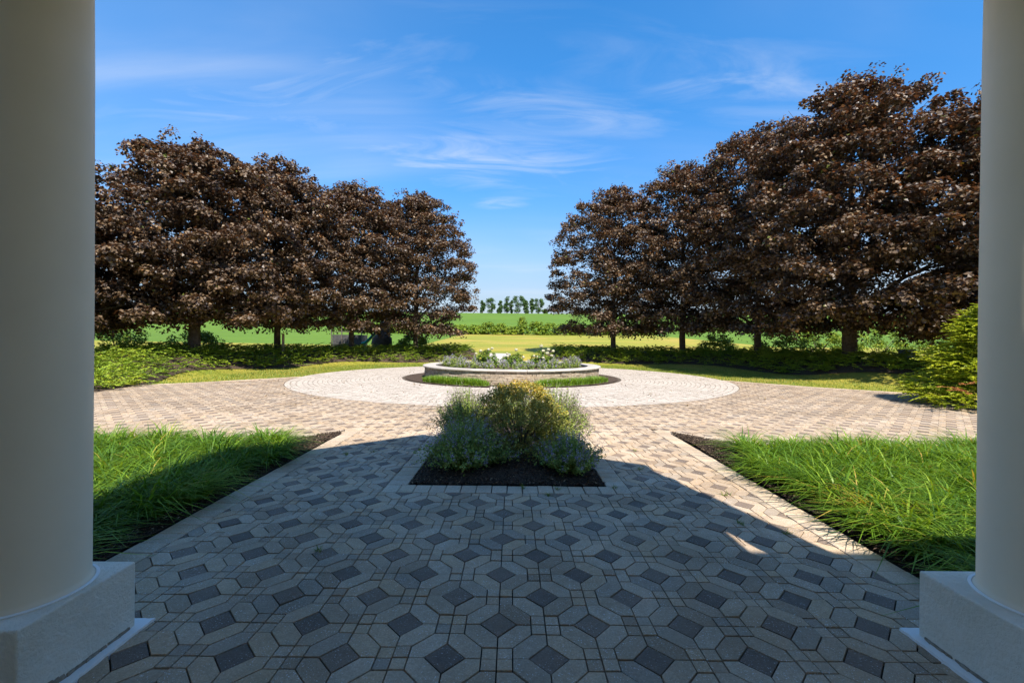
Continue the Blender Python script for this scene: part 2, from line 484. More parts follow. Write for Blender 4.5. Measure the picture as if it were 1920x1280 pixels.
# ------------------------------------------------------------------ layout of the ground
XW = -0.04
WI, WO = 2.29, 2.50            # walkway edging: inner and outer half width
BX0, BX1, BY0, BY1 = -1.20, 1.13, 4.00, 8.70   # edging round the island bed (outer)
BED_W = 0.205
PC = np.array([0.0, 17.2])     # planter centre
RC = 8.0                       # pale circle
NE = np.array([(2.29, 7.10), (2.55, 6.88), (2.95, 6.50), (3.4, 6.21), (4.2, 6.02), (6.15, 5.94), (30, 5.94)])
FE = np.array([(0, 16.4), (8.0, 16.4), (8.3, 16.0), (10, 14.0), (11.6, 12.7), (12.1, 9.3), (12.7, 8.5), (30, 8.3)])
def ne(x): return float(np.interp(abs(x), NE[:, 0], NE[:, 1]))
def fe(x): return float(np.interp(abs(x), FE[:, 0], FE[:, 1]))
XMAX = 14.0

def sstep(a, b, x):
    t = np.clip((x-a)/(b-a), 0, 1)
    return t*t*(3-2*t)
FY = np.array([(-1000, 0.6), (31, 0.6), (45, 1.2), (70, 2.35), (85, 3.0), (150, 8.0), (250, 16.3), (350, 24.2), (430, 26.0), (900, 10)])
def tz(x, y):
    x = np.asarray(x, float); y = np.asarray(y, float)
    r_ = np.hypot(x-PC[0], y-PC[1])
    z = 0.55*sstep(11.3, 14.6, r_)*sstep(12.6, 17.5, y)
    ye = np.sqrt((0.55*x)**2 + np.maximum(y, 0)**2)*np.where(y > 0, 1, 0)
    z = z + np.interp(ye, FY[:, 0], FY[:, 1]) - 0.6
    return z

# ------------------------------------------------------------------ ground sheets
def grid_sheet(name, xs, ys, zoff, mat, kind='structure'):
    X, Y = np.meshgrid(xs, ys)
    Z = tz(X, Y) + zoff
    V = np.stack([X.ravel(), Y.ravel(), Z.ravel()], 1)
    nx, ny = len(xs), len(ys)
    i = (np.arange(ny-1)[:, None]*nx + np.arange(nx-1)[None]).ravel()
    F = np.stack([i, i+1, i+nx+1, i+nx], 1)
    return link_obj(name, mesh_np(name, V, F, smooth=True), mat, kind=kind)
xs = np.unique(np.concatenate([-np.geomspace(40, 900, 24), np.linspace(-40, 40, 101), np.geomspace(40, 900, 24)]))
ys1 = np.unique(np.concatenate([np.linspace(-300, -20, 8), np.linspace(-20, 45, 80), np.linspace(45, 84, 26)]))
ys2 = np.unique(np.concatenate([np.linspace(84, 160, 20), np.linspace(160, 460, 40), np.geomspace(460, 1500, 12)]))
def terrain(name, xs, ys, mask, zoff, mat):
    X, Y = np.meshgrid(xs, ys)
    V = np.stack([X.ravel(), Y.ravel(), (tz(X, Y)+zoff).ravel()], 1)
    nx, ny = len(xs), len(ys)
    i = (np.arange(ny-1)[:, None]*nx + np.arange(nx-1)[None]).ravel()
    F = np.stack([i, i+1, i+nx+1, i+nx], 1)
    c = V[F].mean(1)
    F = F[mask(c[:, 0], c[:, 1])]
    used = np.unique(F)
    rm = np.full(len(V), -1); rm[used] = np.arange(len(used))
    return link_obj(name, mesh_np(name, V[used], rm[F], smooth=True), mat, kind='structure')
ysa = np.unique(np.concatenate([ys1, ys2]))
is_field = lambda x, y: (y > 84) | ((x < -8.4) & (y > 41-0.25*(x+8.4)*0)) | ((x > 26) & (y > 41))
terrain('lawn', xs, ysa, lambda x, y: ~is_field(x, y), -0.045, M['lawn'])
terrain('field', xs, ysa, is_field, -0.045, M['field'])

# joint bed of the driveway and walkway
def strip_sheet(xa, lo, hi, z):
    V = []; F = []
    for i, x in enumerate(xa):
        V += [(x, lo(x), z), (x, hi(x), z)]
        if i:
            F.append((2*i-2, 2*i, 2*i+1, 2*i-1))
    return np.array(V), F
mb = MB()
def hi_y(x):
    ax = abs(x)
    return min(fe(x), PC[1]-math.sqrt(max(0, (RC*0.985)**2-ax*ax)) if ax < RC*0.985 else 99)
xa = sorted(set(np.round(np.concatenate([np.linspace(-XMAX, -WO-0.04, 60), np.linspace(-WO-0.035, WO-0.045, 40), np.linspace(WO-0.04, XMAX, 60)]), 4)))
V, F = strip_sheet(xa, lambda x: -2.4 if abs(x-XW) < WO+0.001 else ne(x)-0.2, hi_y, -0.020)
mb.add(V, F)
pavement = link_obj('pavement', mb.build('pavement'), M['joint'], kind='structure')
mb = MB()
mb.lathe([(RC, -0.0105), (3.3, -0.0105)], 128, PC)
circle = link_obj('paved_circle', mb.build('paved_circle'), M['sett_joint'], kind='structure')

# ------------------------------------------------------------------ octagon pavers
S = 0.4634
c_ = S/2
r_ = 0.392*c_
a_ = (c_-r_)/2
OX, OY = -0.287, 1.916

def clip(poly, p, n):
    out = []
    m = len(poly)
    for i in range(m):
        A, B = poly[i], poly[(i+1) % m]
        da = (A[0]-p[0])*n[0]+(A[1]-p[1])*n[1]
        db = (B[0]-p[0])*n[0]+(B[1]-p[1])*n[1]
        if da >= 0: out.append(A)
        if da*db < 0:
            t = da/(da-db)
            out.append((A[0]+t*(B[0]-A[0]), A[1]+t*(B[1]-A[1])))
    return out
def area(p):
    return 0.5*sum(p[i][0]*p[(i+1) % len(p)][1]-p[(i+1) % len(p)][0]*p[i][1] for i in range(len(p))) if len(p) > 2 else 0.0
def inset(poly, d):
    p = [q for i, q in enumerate(poly) if math.dist(q, poly[i-1]) > 1e-4]
    m = len(p)
    if m < 3: return None
    L = []
    for i in range(m):
        A, B = p[i], p[(i+1) % m]
        ln = math.dist(A, B)
        n = (-(B[1]-A[1])/ln, (B[0]-A[0])/ln)
        L.append((A[0]+n[0]*d, A[1]+n[1]*d, (B[0]-A[0])/ln, (B[1]-A[1])/ln))
    out = []
    for i in range(m):
        x1, y1, u1, v1 = L[i-1]; x2, y2, u2, v2 = L[i]
        det = u1*v2-v1*u2
        if abs(det) < 1e-6:
            out.append((x2, y2)); continue
        t = ((x2-x1)*v2-(y2-y1)*u2)/det
        out.append((x1+u1*t, y1+v1*t))
    if area(out) < 1e-5 or any(math.dist(q, p[i]) > 0.06 for i, q in enumerate(out)):
        return None
    return out
def prism(poly, ztop, zbot, ch=0.0016):
    """convex polygon with a small chamfer"""
    m = len(poly)
    if zbot is None:
        return [(x, y, ztop) for x, y in poly], [tuple(range(m))]
    ip = inset(poly, ch) if ch else None
    if ip is None or len(ip) != m:
        V = [(x, y, ztop) for x, y in poly]+[(x, y, zbot) for x, y in poly]
        F = [tuple(range(m))]+[(i, i+m, (i+1) % m+m, (i+1) % m) for i in range(m)]
        return V, F
    V = [(x, y, ztop) for x, y in ip]+[(x, y, ztop-ch*0.8) for x, y in poly]+[(x, y, zbot) for x, y in poly]
    F = [tuple(range(m))]
    for k in (0, m):
        F += [(k+i, k+i+m, k+(i+1) % m+m, k+(i+1) % m) for i in range(m)]
    return V, F

HEX = [(0, r_), (r_, 0), (r_+a_, 0), (r_+a_, a_), (a_, r_+a_), (0, r_+a_)]
def rot90(p, k):
    for _ in range(k):
        p = [(-y, x) for x, y in p]
    return p
pieces = []   # kind, polygon, k (quarter turns), centre
m0, m1 = int((-XMAX-OX)/c_)-1, int((XMAX-OX)/c_)+1
n0, n1 = int((-2.3-OY)/c_), int((16.5-OY)/c_)+1
hexc = (sum(p[0] for p in HEX)/6, sum(p[1] for p in HEX)/6)
HEXL = [(x-hexc[0], y-hexc[1]) for x, y in HEX]
if area(HEXL) < 0: HEXL = HEXL[::-1]
DIA = [(r_, 0), (0, r_), (-r_, 0), (0, -r_)]
SQ = [(-a_/2, -a_/2), (a_/2, -a_/2), (a_/2, a_/2), (-a_/2, a_/2)]
for m_ in range(m0, m1+1):
    for n_ in range(n0, n1+1):
        x, y = OX+m_*c_, OY+n_*c_
        # leave out what cannot be on the pavement
        if abs(x) > 2.9 and y < ne(x)-0.4: continue
        if y > hi_y(min(abs(x), 13.9))+0.5: continue
        if (m_+n_) % 2 == 0:
            pieces.append(('dark', DIA, 0, (x, y)))
            for k in range(4):
                hc = rot90([hexc], k)[0]
                pieces.append(('hex', HEXL, k, (x+hc[0], y+hc[1])))
        else:
            for sx_ in (-1, 1):
                for sy_ in (-1, 1):
                    pieces.append(('square', SQ, 0, (x+sx_*a_/2, y+sy_*a_/2)))
GAP = 0.0030
def to_world(poly, k, c):
    return [(x+c[0], y+c[1]) for x, y in rot90(poly, k)]
def region_clip(poly, c):
    """polygon cut to the paved region; None when nothing is left; second value: was it cut"""
    A0 = area(poly)
    x, y = c
    xr = x-XW
    if abs(xr) < WI+0.0 and y < 7.3 or (abs(abs(xr)-WI) < 0.13 and y < 6.95):
        if y < 7.08:
            poly = clip(poly, (XW-WI, 0), (1, 0))
            poly = clip(poly, (XW+WI, 0), (-1, 0)) if poly else poly
    else:
        if y < ne(x)+0.3 and abs(x) > WI-0.1:
            e = 0.05
            s = (ne(x+e)-ne(x-e))/(2*e)
            n = (-s, 1.0)
            poly = clip(poly, (x, ne(x)), n)
    if len(poly) < 3: return None, True
    if y > 3.7 and x > BX0-0.3 and x < BX1+0.3 and y < BY1+0.3:
        best = []
        ys_ = [p[1] for p in poly]; xs_ = [p[0] for p in poly]
        if max(xs_) > BX0 and min(xs_) < BX1 and max(ys_) > BY0 and min(ys_) < BY1:
            for p, n in (((BX0, 0), (-1, 0)), ((BX1, 0), (1, 0)), ((0, BY0), (0, -1)), ((0, BY1), (0, 1))):
                q = clip(poly, p, n)
                if area(q) > area(best): best = q
            poly = best
    if len(poly) < 3: return None, True
    d = math.hypot(x-PC[0], y-PC[1])
    if d < RC+0.3:
        n = ((x-PC[0])/d, (y-PC[1])/d)
        poly = clip(poly, (PC[0]+n[0]*RC, PC[1]+n[1]*RC), n)
        if len(poly) < 3: return None, True
    f = fe(x)-0.2
    if y > f-0.4:
        e = 0.05
        s = (fe(x+e)-fe(x-e))/(2*e)
        poly = clip(poly, (x, f), (s, -1.0))
        if len(poly) < 3: return None, True
    if abs(x) > XMAX-0.2 or y < -2.3: return None, True
    A1 = area(poly)
    if A1 < 0.0004: return None, True
    return poly, A1 < A0*0.995

hex_i, dia_i, sq_i = inset(HEXL, GAP), inset(DIA, GAP), inset(SQ, GAP)
def shared(name, poly, mat):
    V, F = prism(poly, 0.0, -0.05)
    b_ = MB(); b_.add(V, F)
    me = b_.build(name); me.materials.append(mat)
    return me
me_kind = {'hex': shared('hexagonal_paver', hex_i, M['paver']), 'dark': shared('dark_paver', dia_i, M['dark_paver']), 'square': shared('small_square_paver', sq_i, M['paver'])}
nm_kind = {'hex': 'hexagonal_paver', 'dark': 'dark_paver', 'square': 'small_square_paver'}
done = []
for kind, poly, k, c in pieces:
    w = to_world(poly, k, c)
    q, cut = region_clip(w, c)
    if q is None: continue
    done.append((kind, k, c, q, cut))
def in_view(c):
    return c[1] > 1.70 and abs(c[0])/c[1] < 1.2
def rank(e):
    return e[2][1] if in_view(e[2]) else 1e3+abs(e[2][1])
single = {'hex': [], 'dark': [], 'square': [], 'cut': []}
for e in done:
    single['cut' if e[4] else e[0]].append(e)
rest = []
for kind in single:
    L = sorted(single[kind], key=rank)
    lim = 300
    single[kind] = [e for e in L[:lim] if rank(e) < 900 and (kind != 'cut' or e[2][1] < 7.2)]
    ids = {id(e) for e in single[kind]}
    rest += [e for e in L if id(e) not in ids]
for kind in ('hex', 'dark', 'square'):
    for e in single[kind]:
        o = link_obj(nm_kind[kind], me_kind[kind], None, pavement)
        o.location = (e[2][0], e[2][1], rng.normal(0, 0.0016))
        o.rotation_euler = (rng.normal(0, 0.010), rng.normal(0, 0.010), e[1]*math.pi/2)
for e in single['cut']:
    q = inset(e[3], GAP)
    if q is None: continue
    cx, cy = np.mean([p[0] for p in q]), np.mean([p[1] for p in q])
    V, F = prism([(p[0]-cx, p[1]-cy) for p in q], 0, -0.05)
    b_ = MB(); b_.add(V, F)
    nm = 'cut_dark_paver' if e[0] == 'dark' else 'cut_paver'
    o = link_obj(nm, b_.build(nm), M['dark_paver'] if e[0] == 'dark' else M['paver'], pavement, loc=(cx, cy, rng.normal(0, 0.001)))
for nm, sel, mt in (('more_pavers', lambda e: e[0] != 'dark', 'paver'), ('more_dark_pavers', lambda e: e[0] == 'dark', 'dark_paver')):
    b_ = MB()
    for e in rest:
        if not sel(e): continue
        q = inset(e[3], GAP*1.3)
        if q is None: continue
        V, F = prism(q, rng.normal(0, 0.0012), -0.03 if e[2][1] < 8.5 else None, 0.002 if e[2][1] < 7 else 0)
        b_.add(V, F, rng.random())
    link_obj(nm, b_.build(nm), M[mt], pavement, kind='stuff')

# ------------------------------------------------------------------ edging bricks
BP = 0.146
bricks = []          # (corner polygon ccw, near?)
def quad_ccw(q):
    return q if area(q) > 0 else q[::-1]
for sgn in (-1, 1):
    y = 0.2
    while y < 6.9:
        x0, x1 = XW+sgn*(WI+0.002), XW+sgn*WO
        y1 = min(y+BP, 6.92)
        bricks.append((quad_ccw([(x0, y), (x1, y), (x1, y1), (x0, y1)]), y > 1.6))
        y += BP
    # along the drive, round the back of each grass bed
    pl = np.array([(sgn*x, y_) for x, y_ in NE])
    pl[0] = (sgn*2.31+XW, 7.12)
    seg = np.hypot(*np.diff(pl, axis=0).T)
    cum = np.concatenate([[0], np.cumsum(seg)])
    ss = np.arange(0, 12.2, BP)
    X = np.interp(ss, cum, pl[:, 0]); Y = np.interp(ss, cum, pl[:, 1])
    tx, ty = np.gradient(X), np.gradient(Y)
    ln = np.hypot(tx, ty); tx /= ln; ty /= ln
    nx_, ny_ = ty*sgn, -tx*sgn
    for i in range(1, len(ss)-1):
        q = [(X[i], Y[i]), (X[i+1], Y[i+1]), (X[i+1]+nx_[i+1]*0.2, Y[i+1]+ny_[i+1]*0.2), (X[i]+nx_[i]*0.2, Y[i]+ny_[i]*0.2)]
        bricks.append((quad_ccw(q), abs(X[i]) < 5.6))
    # far side of the drive
    pl = np.array([(sgn*x, y_) for x, y_ in FE[1:]])
    seg = np.hypot(*np.diff(pl, axis=0).T)
    cum = np.concatenate([[0], np.cumsum(seg)])
    ss = np.arange(0, 10.6, BP)
    X = np.interp(ss, cum, pl[:, 0]); Y = np.interp(ss, cum, pl[:, 1])
    tx, ty = np.gradient(X), np.gradient(Y)
    ln = np.hypot(tx, ty); tx /= ln; ty /= ln
    nx_, ny_ = ty*sgn, -tx*sgn
    for i in range(len(ss)-1):
        q = [(X[i], Y[i]), (X[i+1], Y[i+1]), (X[i+1]+nx_[i+1]*0.2, Y[i+1]+ny_[i+1]*0.2), (X[i]+nx_[i]*0.2, Y[i]+ny_[i]*0.2)]
        bricks.append((quad_ccw(q), False))
# island bed
nb = 16
w_ = (BX1-BX0)/nb
for i in range(nb):
    x = BX0+i*w_
    bricks.append(([(x, BY0), (x+w_, BY0), (x+w_, BY0+BED_W), (x, BY0+BED_W)], True))
    bricks.append(([(x, BY1-BED_W), (x+w_, BY1-BED_W), (x+w_, BY1), (x, BY1)], False))
ns = int((BY1-BY0-2*BED_W)/BP)
w_ = (BY1-BY0-2*BED_W)/ns
for i in range(ns):
    y = BY0+BED_W+i*w_
    for x0, x1 in ((BX0, BX0+BED_W), (BX1-BED_W, BX1)):
        bricks.append(([(x0, y), (x1, y), (x1, y+w_), (x0, y+w_)], True))
b_ = MB()
for q, near in bricks:
    qi = inset([(x+rng.normal(0, 0.0015), y+rng.normal(0, 0.0015)) for x, y in q], 0.0036)
    if qi is None: continue
    if near:
        cx, cy = np.mean([p[0] for p in qi]), np.mean([p[1] for p in qi])
        V, F = prism([(x-cx, y-cy) for x, y in qi], 0.0, -0.05, 0.005)
        bb = MB(); bb.add(V, F)
        o = link_obj('edging_brick', bb.build('edging_brick'), M['border'], pavement, loc=(cx, cy, 0.003+rng.normal(0, 0.0015)))
        o.rotation_euler = (rng.normal(0, 0.006), rng.normal(0, 0.006), 0)
    else:
        V, F = prism(qi, 0.003+rng.normal(0, 0.0015), -0.03, 0.004)
        b_.add(V, F, rng.random())
link_obj('more_edging_bricks', b_.build('more_edging_bricks'), M['border'], pavement, kind='stuff')

# ------------------------------------------------------------------ pale circle of setts
b_ = MB()
rad = 3.62
rings = []
while rad < 7.55:
    rings.append((rad, rad+0.148)); rad += 0.148
def sett_ring(r0, r1, pitch, ch, gap):
    n = max(8, int(2*math.pi*(r0+r1)/2/pitch))
    ph = rng.random()
    for k in range(n):
        a0, a1 = 2*math.pi*(k+ph)/n, 2*math.pi*(k+1+ph)/n
        am = (a0+a1)/2
        front = math.sin(am) < 0 and abs(r0*math.cos(am)) < 0.62
        if r0 < 4.12 and not front: continue
        h = (r1-r0)/2-gap/2; w0 = r0*(a1-a0)/2-gap/2
        cc = ch*rng.uniform(0.25, 1.5)
        pts = [(-h+cc, -w0), (h-cc, -w0), (h, -w0+cc), (h, w0-cc), (h-cc, w0), (-h+cc, w0), (-h, w0-cc), (-h, -w0+cc)]
        ca, sa = math.cos(am), math.sin(am)
        rm = (r0+r1)/2
        q = [(PC[0]+(rm+u)*ca-v*sa, PC[1]+(rm+u)*sa+v*ca) for u, v in pts]
        V, F = prism(q, rng.normal(0, 0.0015), None, 0)
        b_.add(V, F, rng.random())
for r0, r1 in rings:
    sett_ring(r0, r1, 0.165, 0.025, 0.0055)
sett_ring(7.555, 7.66, 0.19, 0.003, 0.006)
sett_ring(7.665, 7.83, 0.15, 0.003, 0.006)
sett_ring(7.835, 7.99, 0.15, 0.003, 0.006)
link_obj('sett', b_.build('sett'), M['sett'], circle, kind='stuff')

# ------------------------------------------------------------------ house behind the camera: portico roof, beams, wall (casts the big shadow)
house = empty('house', (0.0, -2.4, 0.0), 'house with white gabled portico behind the two round columns', 'house')
def hpart(name, mb_, mat, parent=None):
    me = mb_.build(name)
    o = link_obj(name, me, M[mat], parent or house)
    o.matrix_parent_inverse = Matrix.Identity(4)
    if parent is None:
        o.location = (0, 2.4, 0)
    return o
XR, XL, RX = 2.42, -2.30, 0.05
b_ = MB()
zt = 0.10
prof = [(XL-0.02, 3.50), (RX, 5.36), (XR+0.02, 3.50), (XR+0.02, 3.60), (RX, 5.48), (XL-0.02, 3.60)]
V = [(x, -2.35, z) for x, z in prof]+[(x, 2.10, z) for x, z in prof]
b_.add(V, [(0, 1, 4, 5), (1, 2, 3, 4), (11, 10, 7, 6), (10, 9, 8, 7), (0, 6, 7, 1), (1, 7, 8, 2), (2, 8, 9, 3), (3, 9, 10, 4), (4, 10, 11, 5), (5, 11, 6, 0)])
hpart('portico_roof', b_, 'shingle')
b_ = MB()
b_.add([(XL, 2.03, 3.49), (XR, 2.03, 3.49), (RX, 2.03, 5.35), (XL, 1.95, 3.49), (XR, 1.95, 3.49), (RX, 1.95, 5.35)], [(0, 2, 1), (3, 4, 5), (0, 1, 4, 3), (1, 2, 5, 4), (2, 0, 3, 5)])
hpart('pediment', b_, 'trim')
b_ = MB(); b_.box((RX, 1.83, 3.345), (XR-XL, 0.40, 0.29)); hpart('beam', b_, 'trim')
for xx in (XL+0.2, XR-0.2):
    b_ = MB(); b_.box((xx, -0.36, 3.345), (0.38, 3.96, 0.29)); hpart('beam', b_, 'trim')
b_ = MB(); b_.box((RX, -0.36, 3.44), (XR-XL-0.8, 3.96, 0.05)); hpart('ceiling', b_, 'trim')
b_ = MB(); b_.box((0, -2.55, 2.8), (24, 0.3, 5.6)); hpart('wall', b_, 'siding')
b_ = MB()
b_.add([(-12.4, -1.64, 5.62), (12.4, -1.64, 5.62), (12.4, -7.5, 9.0), (-12.4, -7.5, 9.0), (-12.4, -1.64, 5.70), (12.4, -1.64, 5.70), (12.4, -7.5, 9.1), (-12.4, -7.5, 9.1)],
       [(0, 3, 2, 1), (4, 5, 6, 7), (0, 1, 5, 4), (1, 2, 6, 5), (2, 3, 7, 6), (3, 0, 4, 7)])
hpart('main_roof', b_, 'shingle')
b_ = MB(); b_.box((2.80, 0.17, 2.35), (0.36, 0.30, 4.7)); b_.box((2.80, 0.17, 0.1), (0.44, 0.38, 0.2)); hpart('sun_blocker', b_, 'trim')  # unseen upright added to keep the sun off the right column
b_ = MB(); b_.box((0, -2.37, 1.08), (1.1, 0.06, 2.16)); dr = hpart('door', b_, 'bark')
b_ = MB(); b_.tube([(0.42, -2.33, 0.95), (0.42, -2.28, 0.95), (0.42, -2.28, 1.15), (0.42, -2.33, 1.15)], [0.012]*4); hd = hpart('handle', b_, 'cap', dr)
for xx in (-7.5, -4.6, 4.6, 7.5):
    b_ = MB(); b_.box((xx, -2.38, 1.7), (1.1, 0.05, 1.6)); wdw = hpart('window', b_, 'trim')
    b_ = MB(); b_.box((xx, -2.345, 1.7), (0.95, 0.02, 1.45)); hpart('pane', b_, 'dark_glass', wdw)

# ------------------------------------------------------------------ porch columns
def porch_column(cx, cy, label, chip_side, H=0.255):
    t = empty('porch_column', (cx, cy, 0), label, 'column', 'porch columns')
    HY = 0.255; HT = 0.32
    # plinth: bevelled block with softly rounded edges
    def rbox(hx, hy, z0, z1, bev, n=5):
        b_ = MB(); prof = []
        rings = []
        pts = []
        for (sx_, sy_), a0 in zip(((1, 1), (-1, 1), (-1, -1), (1, -1)), (0, 90, 180, 270)):
            for k in range(n+1):
                a = R(a0+90*k/n)
                pts.append((sx_*(hx-bev), sy_*(hy-bev), math.cos(a), math.sin(a)))
        def ring(off, z): return [(px_+cx_*(bev-off), py_+cy_*(bev-off), z) for px_, py_, cx_, cy_ in pts]
        rings = [ring(0, z0)] + [ring(0, z1-bev)] + [ring(bev*(1-math.cos(R(30*k))), z1-bev+bev*math.sin(R(30*k))) for k in (1, 2, 3)]
        m = len(pts)
        V = [v for r__ in rings for v in r__]
        F = []
        for i in range(len(rings)-1):
            for k in range(m):
                F.append((i*m+k, i*m+(k+1) % m, (i+1)*m+(k+1) % m, (i+1)*m+k))
        F.append(tuple((len(rings)-1)*m+k for k in range(m)))
        b_.add(V, F)
        return b_
    b_ = rbox(H, HY, 0.012, HT, 0.010)
    link_obj('plinth', b_.build('plinth', False), M['stucco'], t)
    b_ = MB()
    prof = [(0.222, HT), (0.221, HT+0.004), (0.2115, HT+0.016), (0.2085, HT+0.03), (0.2080, HT+0.5), (0.2075, 1.6), (0.203, 2.6), (0.198, 3.14), (0.225, 3.16), (0.225, 3.2)]
    b_.lathe(prof, 96)
    link_obj('shaft', b_.build('shaft', True), M['column_paint'], t)
    b_ = MB()
    b_.lathe([(0.232+0.002*math.sin(i_), HT+z_) for i_, z_ in enumerate((0.0005, 0.003, 0.0055))]+[(0.221, HT+0.0075)], 96)
    link_obj('caulk_bead', b_.build('caulk_bead', True), M['trim'], t)
    # thin footing slab with uneven edge
    n = 28
    base = []
    for (x0, y0, x1, y1) in ((-1, -1, 1, -1), (1, -1, 1, 1), (1, 1, -1, 1), (-1, 1, -1, -1)):
        for k in range(n):
            u = k/n
            base.append(((x0+(x1-x0)*u), (y0+(y1-y0)*u)))
    hw = H+0.048; hwy = HY+0.048
    out = []
    for x, y in base:
        j = rng.normal(0, 0.0022)
        out.append((x*(hw+j), y*(hwy+j)))
    V = [(x, y, 0.0125) for x, y in out]+[(x*1.004, y*1.004, -0.02) for x, y in out]
    m = len(out)
    b_ = MB(); b_.add(V, [tuple(range(m))]+[(i, i+m, (i+1) % m+m, (i+1) % m) for i in range(m)])
    link_obj('footing', b_.build('footing'), M['trim'], t)
    # broken mortar seam where stucco has flaked off the foot of the inner face
    b_ = MB()
    s = chip_side
    for k in range(46):
        y = -HY+0.05+rng.random()*(2*HY-0.09)
        h = 0.010+0.028*max(0, math.sin((y+HY)*9+1.3))*rng.random()
        b_.box((s*(H+0.001), y, 0.0125+h/2), (0.006+0.006*rng.random(), 0.014+0.022*rng.random(), h), rng.random(), jit=0.002)
    link_obj('mortar_seam', b_.build('mortar_seam'), M['chipped'], t)
    return t
porch_column(-2.070, 1.850, 'thick round off-white porch column on square plinth at left edge', 1)
porch_column(2.268, 1.828, 'thick round off-white porch column on chipped square plinth at right edge', -1, 0.305)

# ------------------------------------------------------------------ mulch beds
def hump(poly_pts, name, z0, label=None):
    pass
def sheet_from_grid(name, inside, x0, x1, y0, y1, step, zf, mat, kind='structure'):
    xs_ = np.arange(x0, x1+step, step); ys_ = np.arange(y0, y1+step, step)
    X, Y = np.meshgrid(xs_, ys_)
    I = inside(X, Y)
    Z = zf(X, Y)
    nx = len(xs_); ny = len(ys_)
    ok = I[:-1, :-1] & I[1:, :-1] & I[:-1, 1:] & I[1:, 1:]
    jj, ii = np.nonzero(ok)
    i = jj*nx+ii
    F = np.stack([i, i+1, i+nx+1, i+nx], 1)
    V = np.stack([X.ravel(), Y.ravel(), Z.ravel()], 1)
    used = np.unique(F)
    rm = np.full(len(V), -1); rm[used] = np.arange(len(used))
    return link_obj(name, mesh_np(name, V[used], rm[F], smooth=True), mat, kind=kind)
def cnoise(X, Y, s, k=0):
    return (np.sin(X*s*1.3+k)*np.cos(Y*s*1.1+1.7*k)+0.6*np.sin(X*s*2.9+Y*s*2.3+k*3)+0.4*np.sin(X*s*5.1-Y*s*4.3+k))/2
nev = np.vectorize(ne)
def bed_in(sgn):
    def f(X, Y):
        ax = np.abs(X)
        return (sgn*(X-XW) > WO+0.004) & (Y < np.interp(ax, NE[:, 0], NE[:, 1])-0.195) & (Y > -2.3) & (ax < XMAX-0.1)
    return f
def chips(name, sampler, n, zf, size=(0.02, 0.055), parent=None):
    P2 = sampler(n)
    z = zf(P2[:, 0], P2[:, 1])+rng.uniform(0.0, 0.014, len(P2))
    P3 = np.column_stack([P2, z])
    N = unit(np.column_stack([rng.normal(0, 0.45, len(P2)), rng.normal(0, 0.45, len(P2)), np.ones(len(P2))]))
    A = rand_perp(N)
    ln = rng.uniform(*size, len(P2))
    V, F, T = kites(P3, A, N, ln, ln*rng.uniform(0.18, 0.42, len(P2)), rng.random(len(P2))**1.3)
    return link_obj(name, mesh_np(name, V, F, T), M['chip'], parent, kind='stuff')
bed_z = lambda X, Y: 0.006+0.018*np.abs(cnoise(X, Y, 2.2, 1))
for sgn, nm in ((-1, 'left'), (1, 'right')):
    f = bed_in(sgn)
    lo, hi = (-XMAX, XW-WO) if sgn < 0 else (XW+WO, XMAX)
    bs = sheet_from_grid('mulch_bed', f, lo-0.02, hi+0.02, -2.3, 7.0, 0.075, bed_z, M['mulch'])
    def samp(n, sgn=sgn, f=f):
        x = XW+sgn*(WO+0.012+np.abs(rng.gamma(1.1, 0.30, n))); y = rng.uniform(1.5, 6.9, n)
        k = f(x, y); return np.column_stack([x, y])[k]
    chips('wood_chips', samp, 15000, bed_z, (0.015, 0.045), bs)
isl_in = lambda X, Y: (X > BX0+BED_W) & (X < BX1-BED_W) & (Y > BY0+BED_W) & (Y < BY1-BED_W)
isl_z = lambda X, Y: 0.004+0.05*np.clip(np.minimum(np.minimum(X-BX0-BED_W, BX1-BED_W-X), np.minimum(Y-BY0-BED_W, BY1-BED_W-Y)), 0, 0.4)/0.4+0.012*cnoise(X, Y, 3, 2)**2
isl = sheet_from_grid('mulch_bed', isl_in, BX0+BED_W-0.035, BX1, BY0+BED_W-0.035, BY1, 0.03, isl_z, M['mulch'])
chips('wood_chips', lambda n: np.column_stack([rng.uniform(BX0+BED_W+0.01, BX1-BED_W-0.01, n), BY0+BED_W+0.01+4.2*rng.random(n)**1.7]), 12000, isl_z, (0.015, 0.045), isl)
ring_in = lambda X, Y: (np.hypot(X-PC[0], Y-PC[1]) < 4.115) & (np.hypot(X-PC[0], Y-PC[1]) > 3.3) & ~((Y < PC[1]) & (np.abs(X) < 0.64))
ring = sheet_from_grid('mulch_bed', ring_in, -4.2, 4.2, 13.0, 21.4, 0.05, lambda X, Y: 0.012+0.02*cnoise(X, Y, 3, 4)**2, M['mulch'])

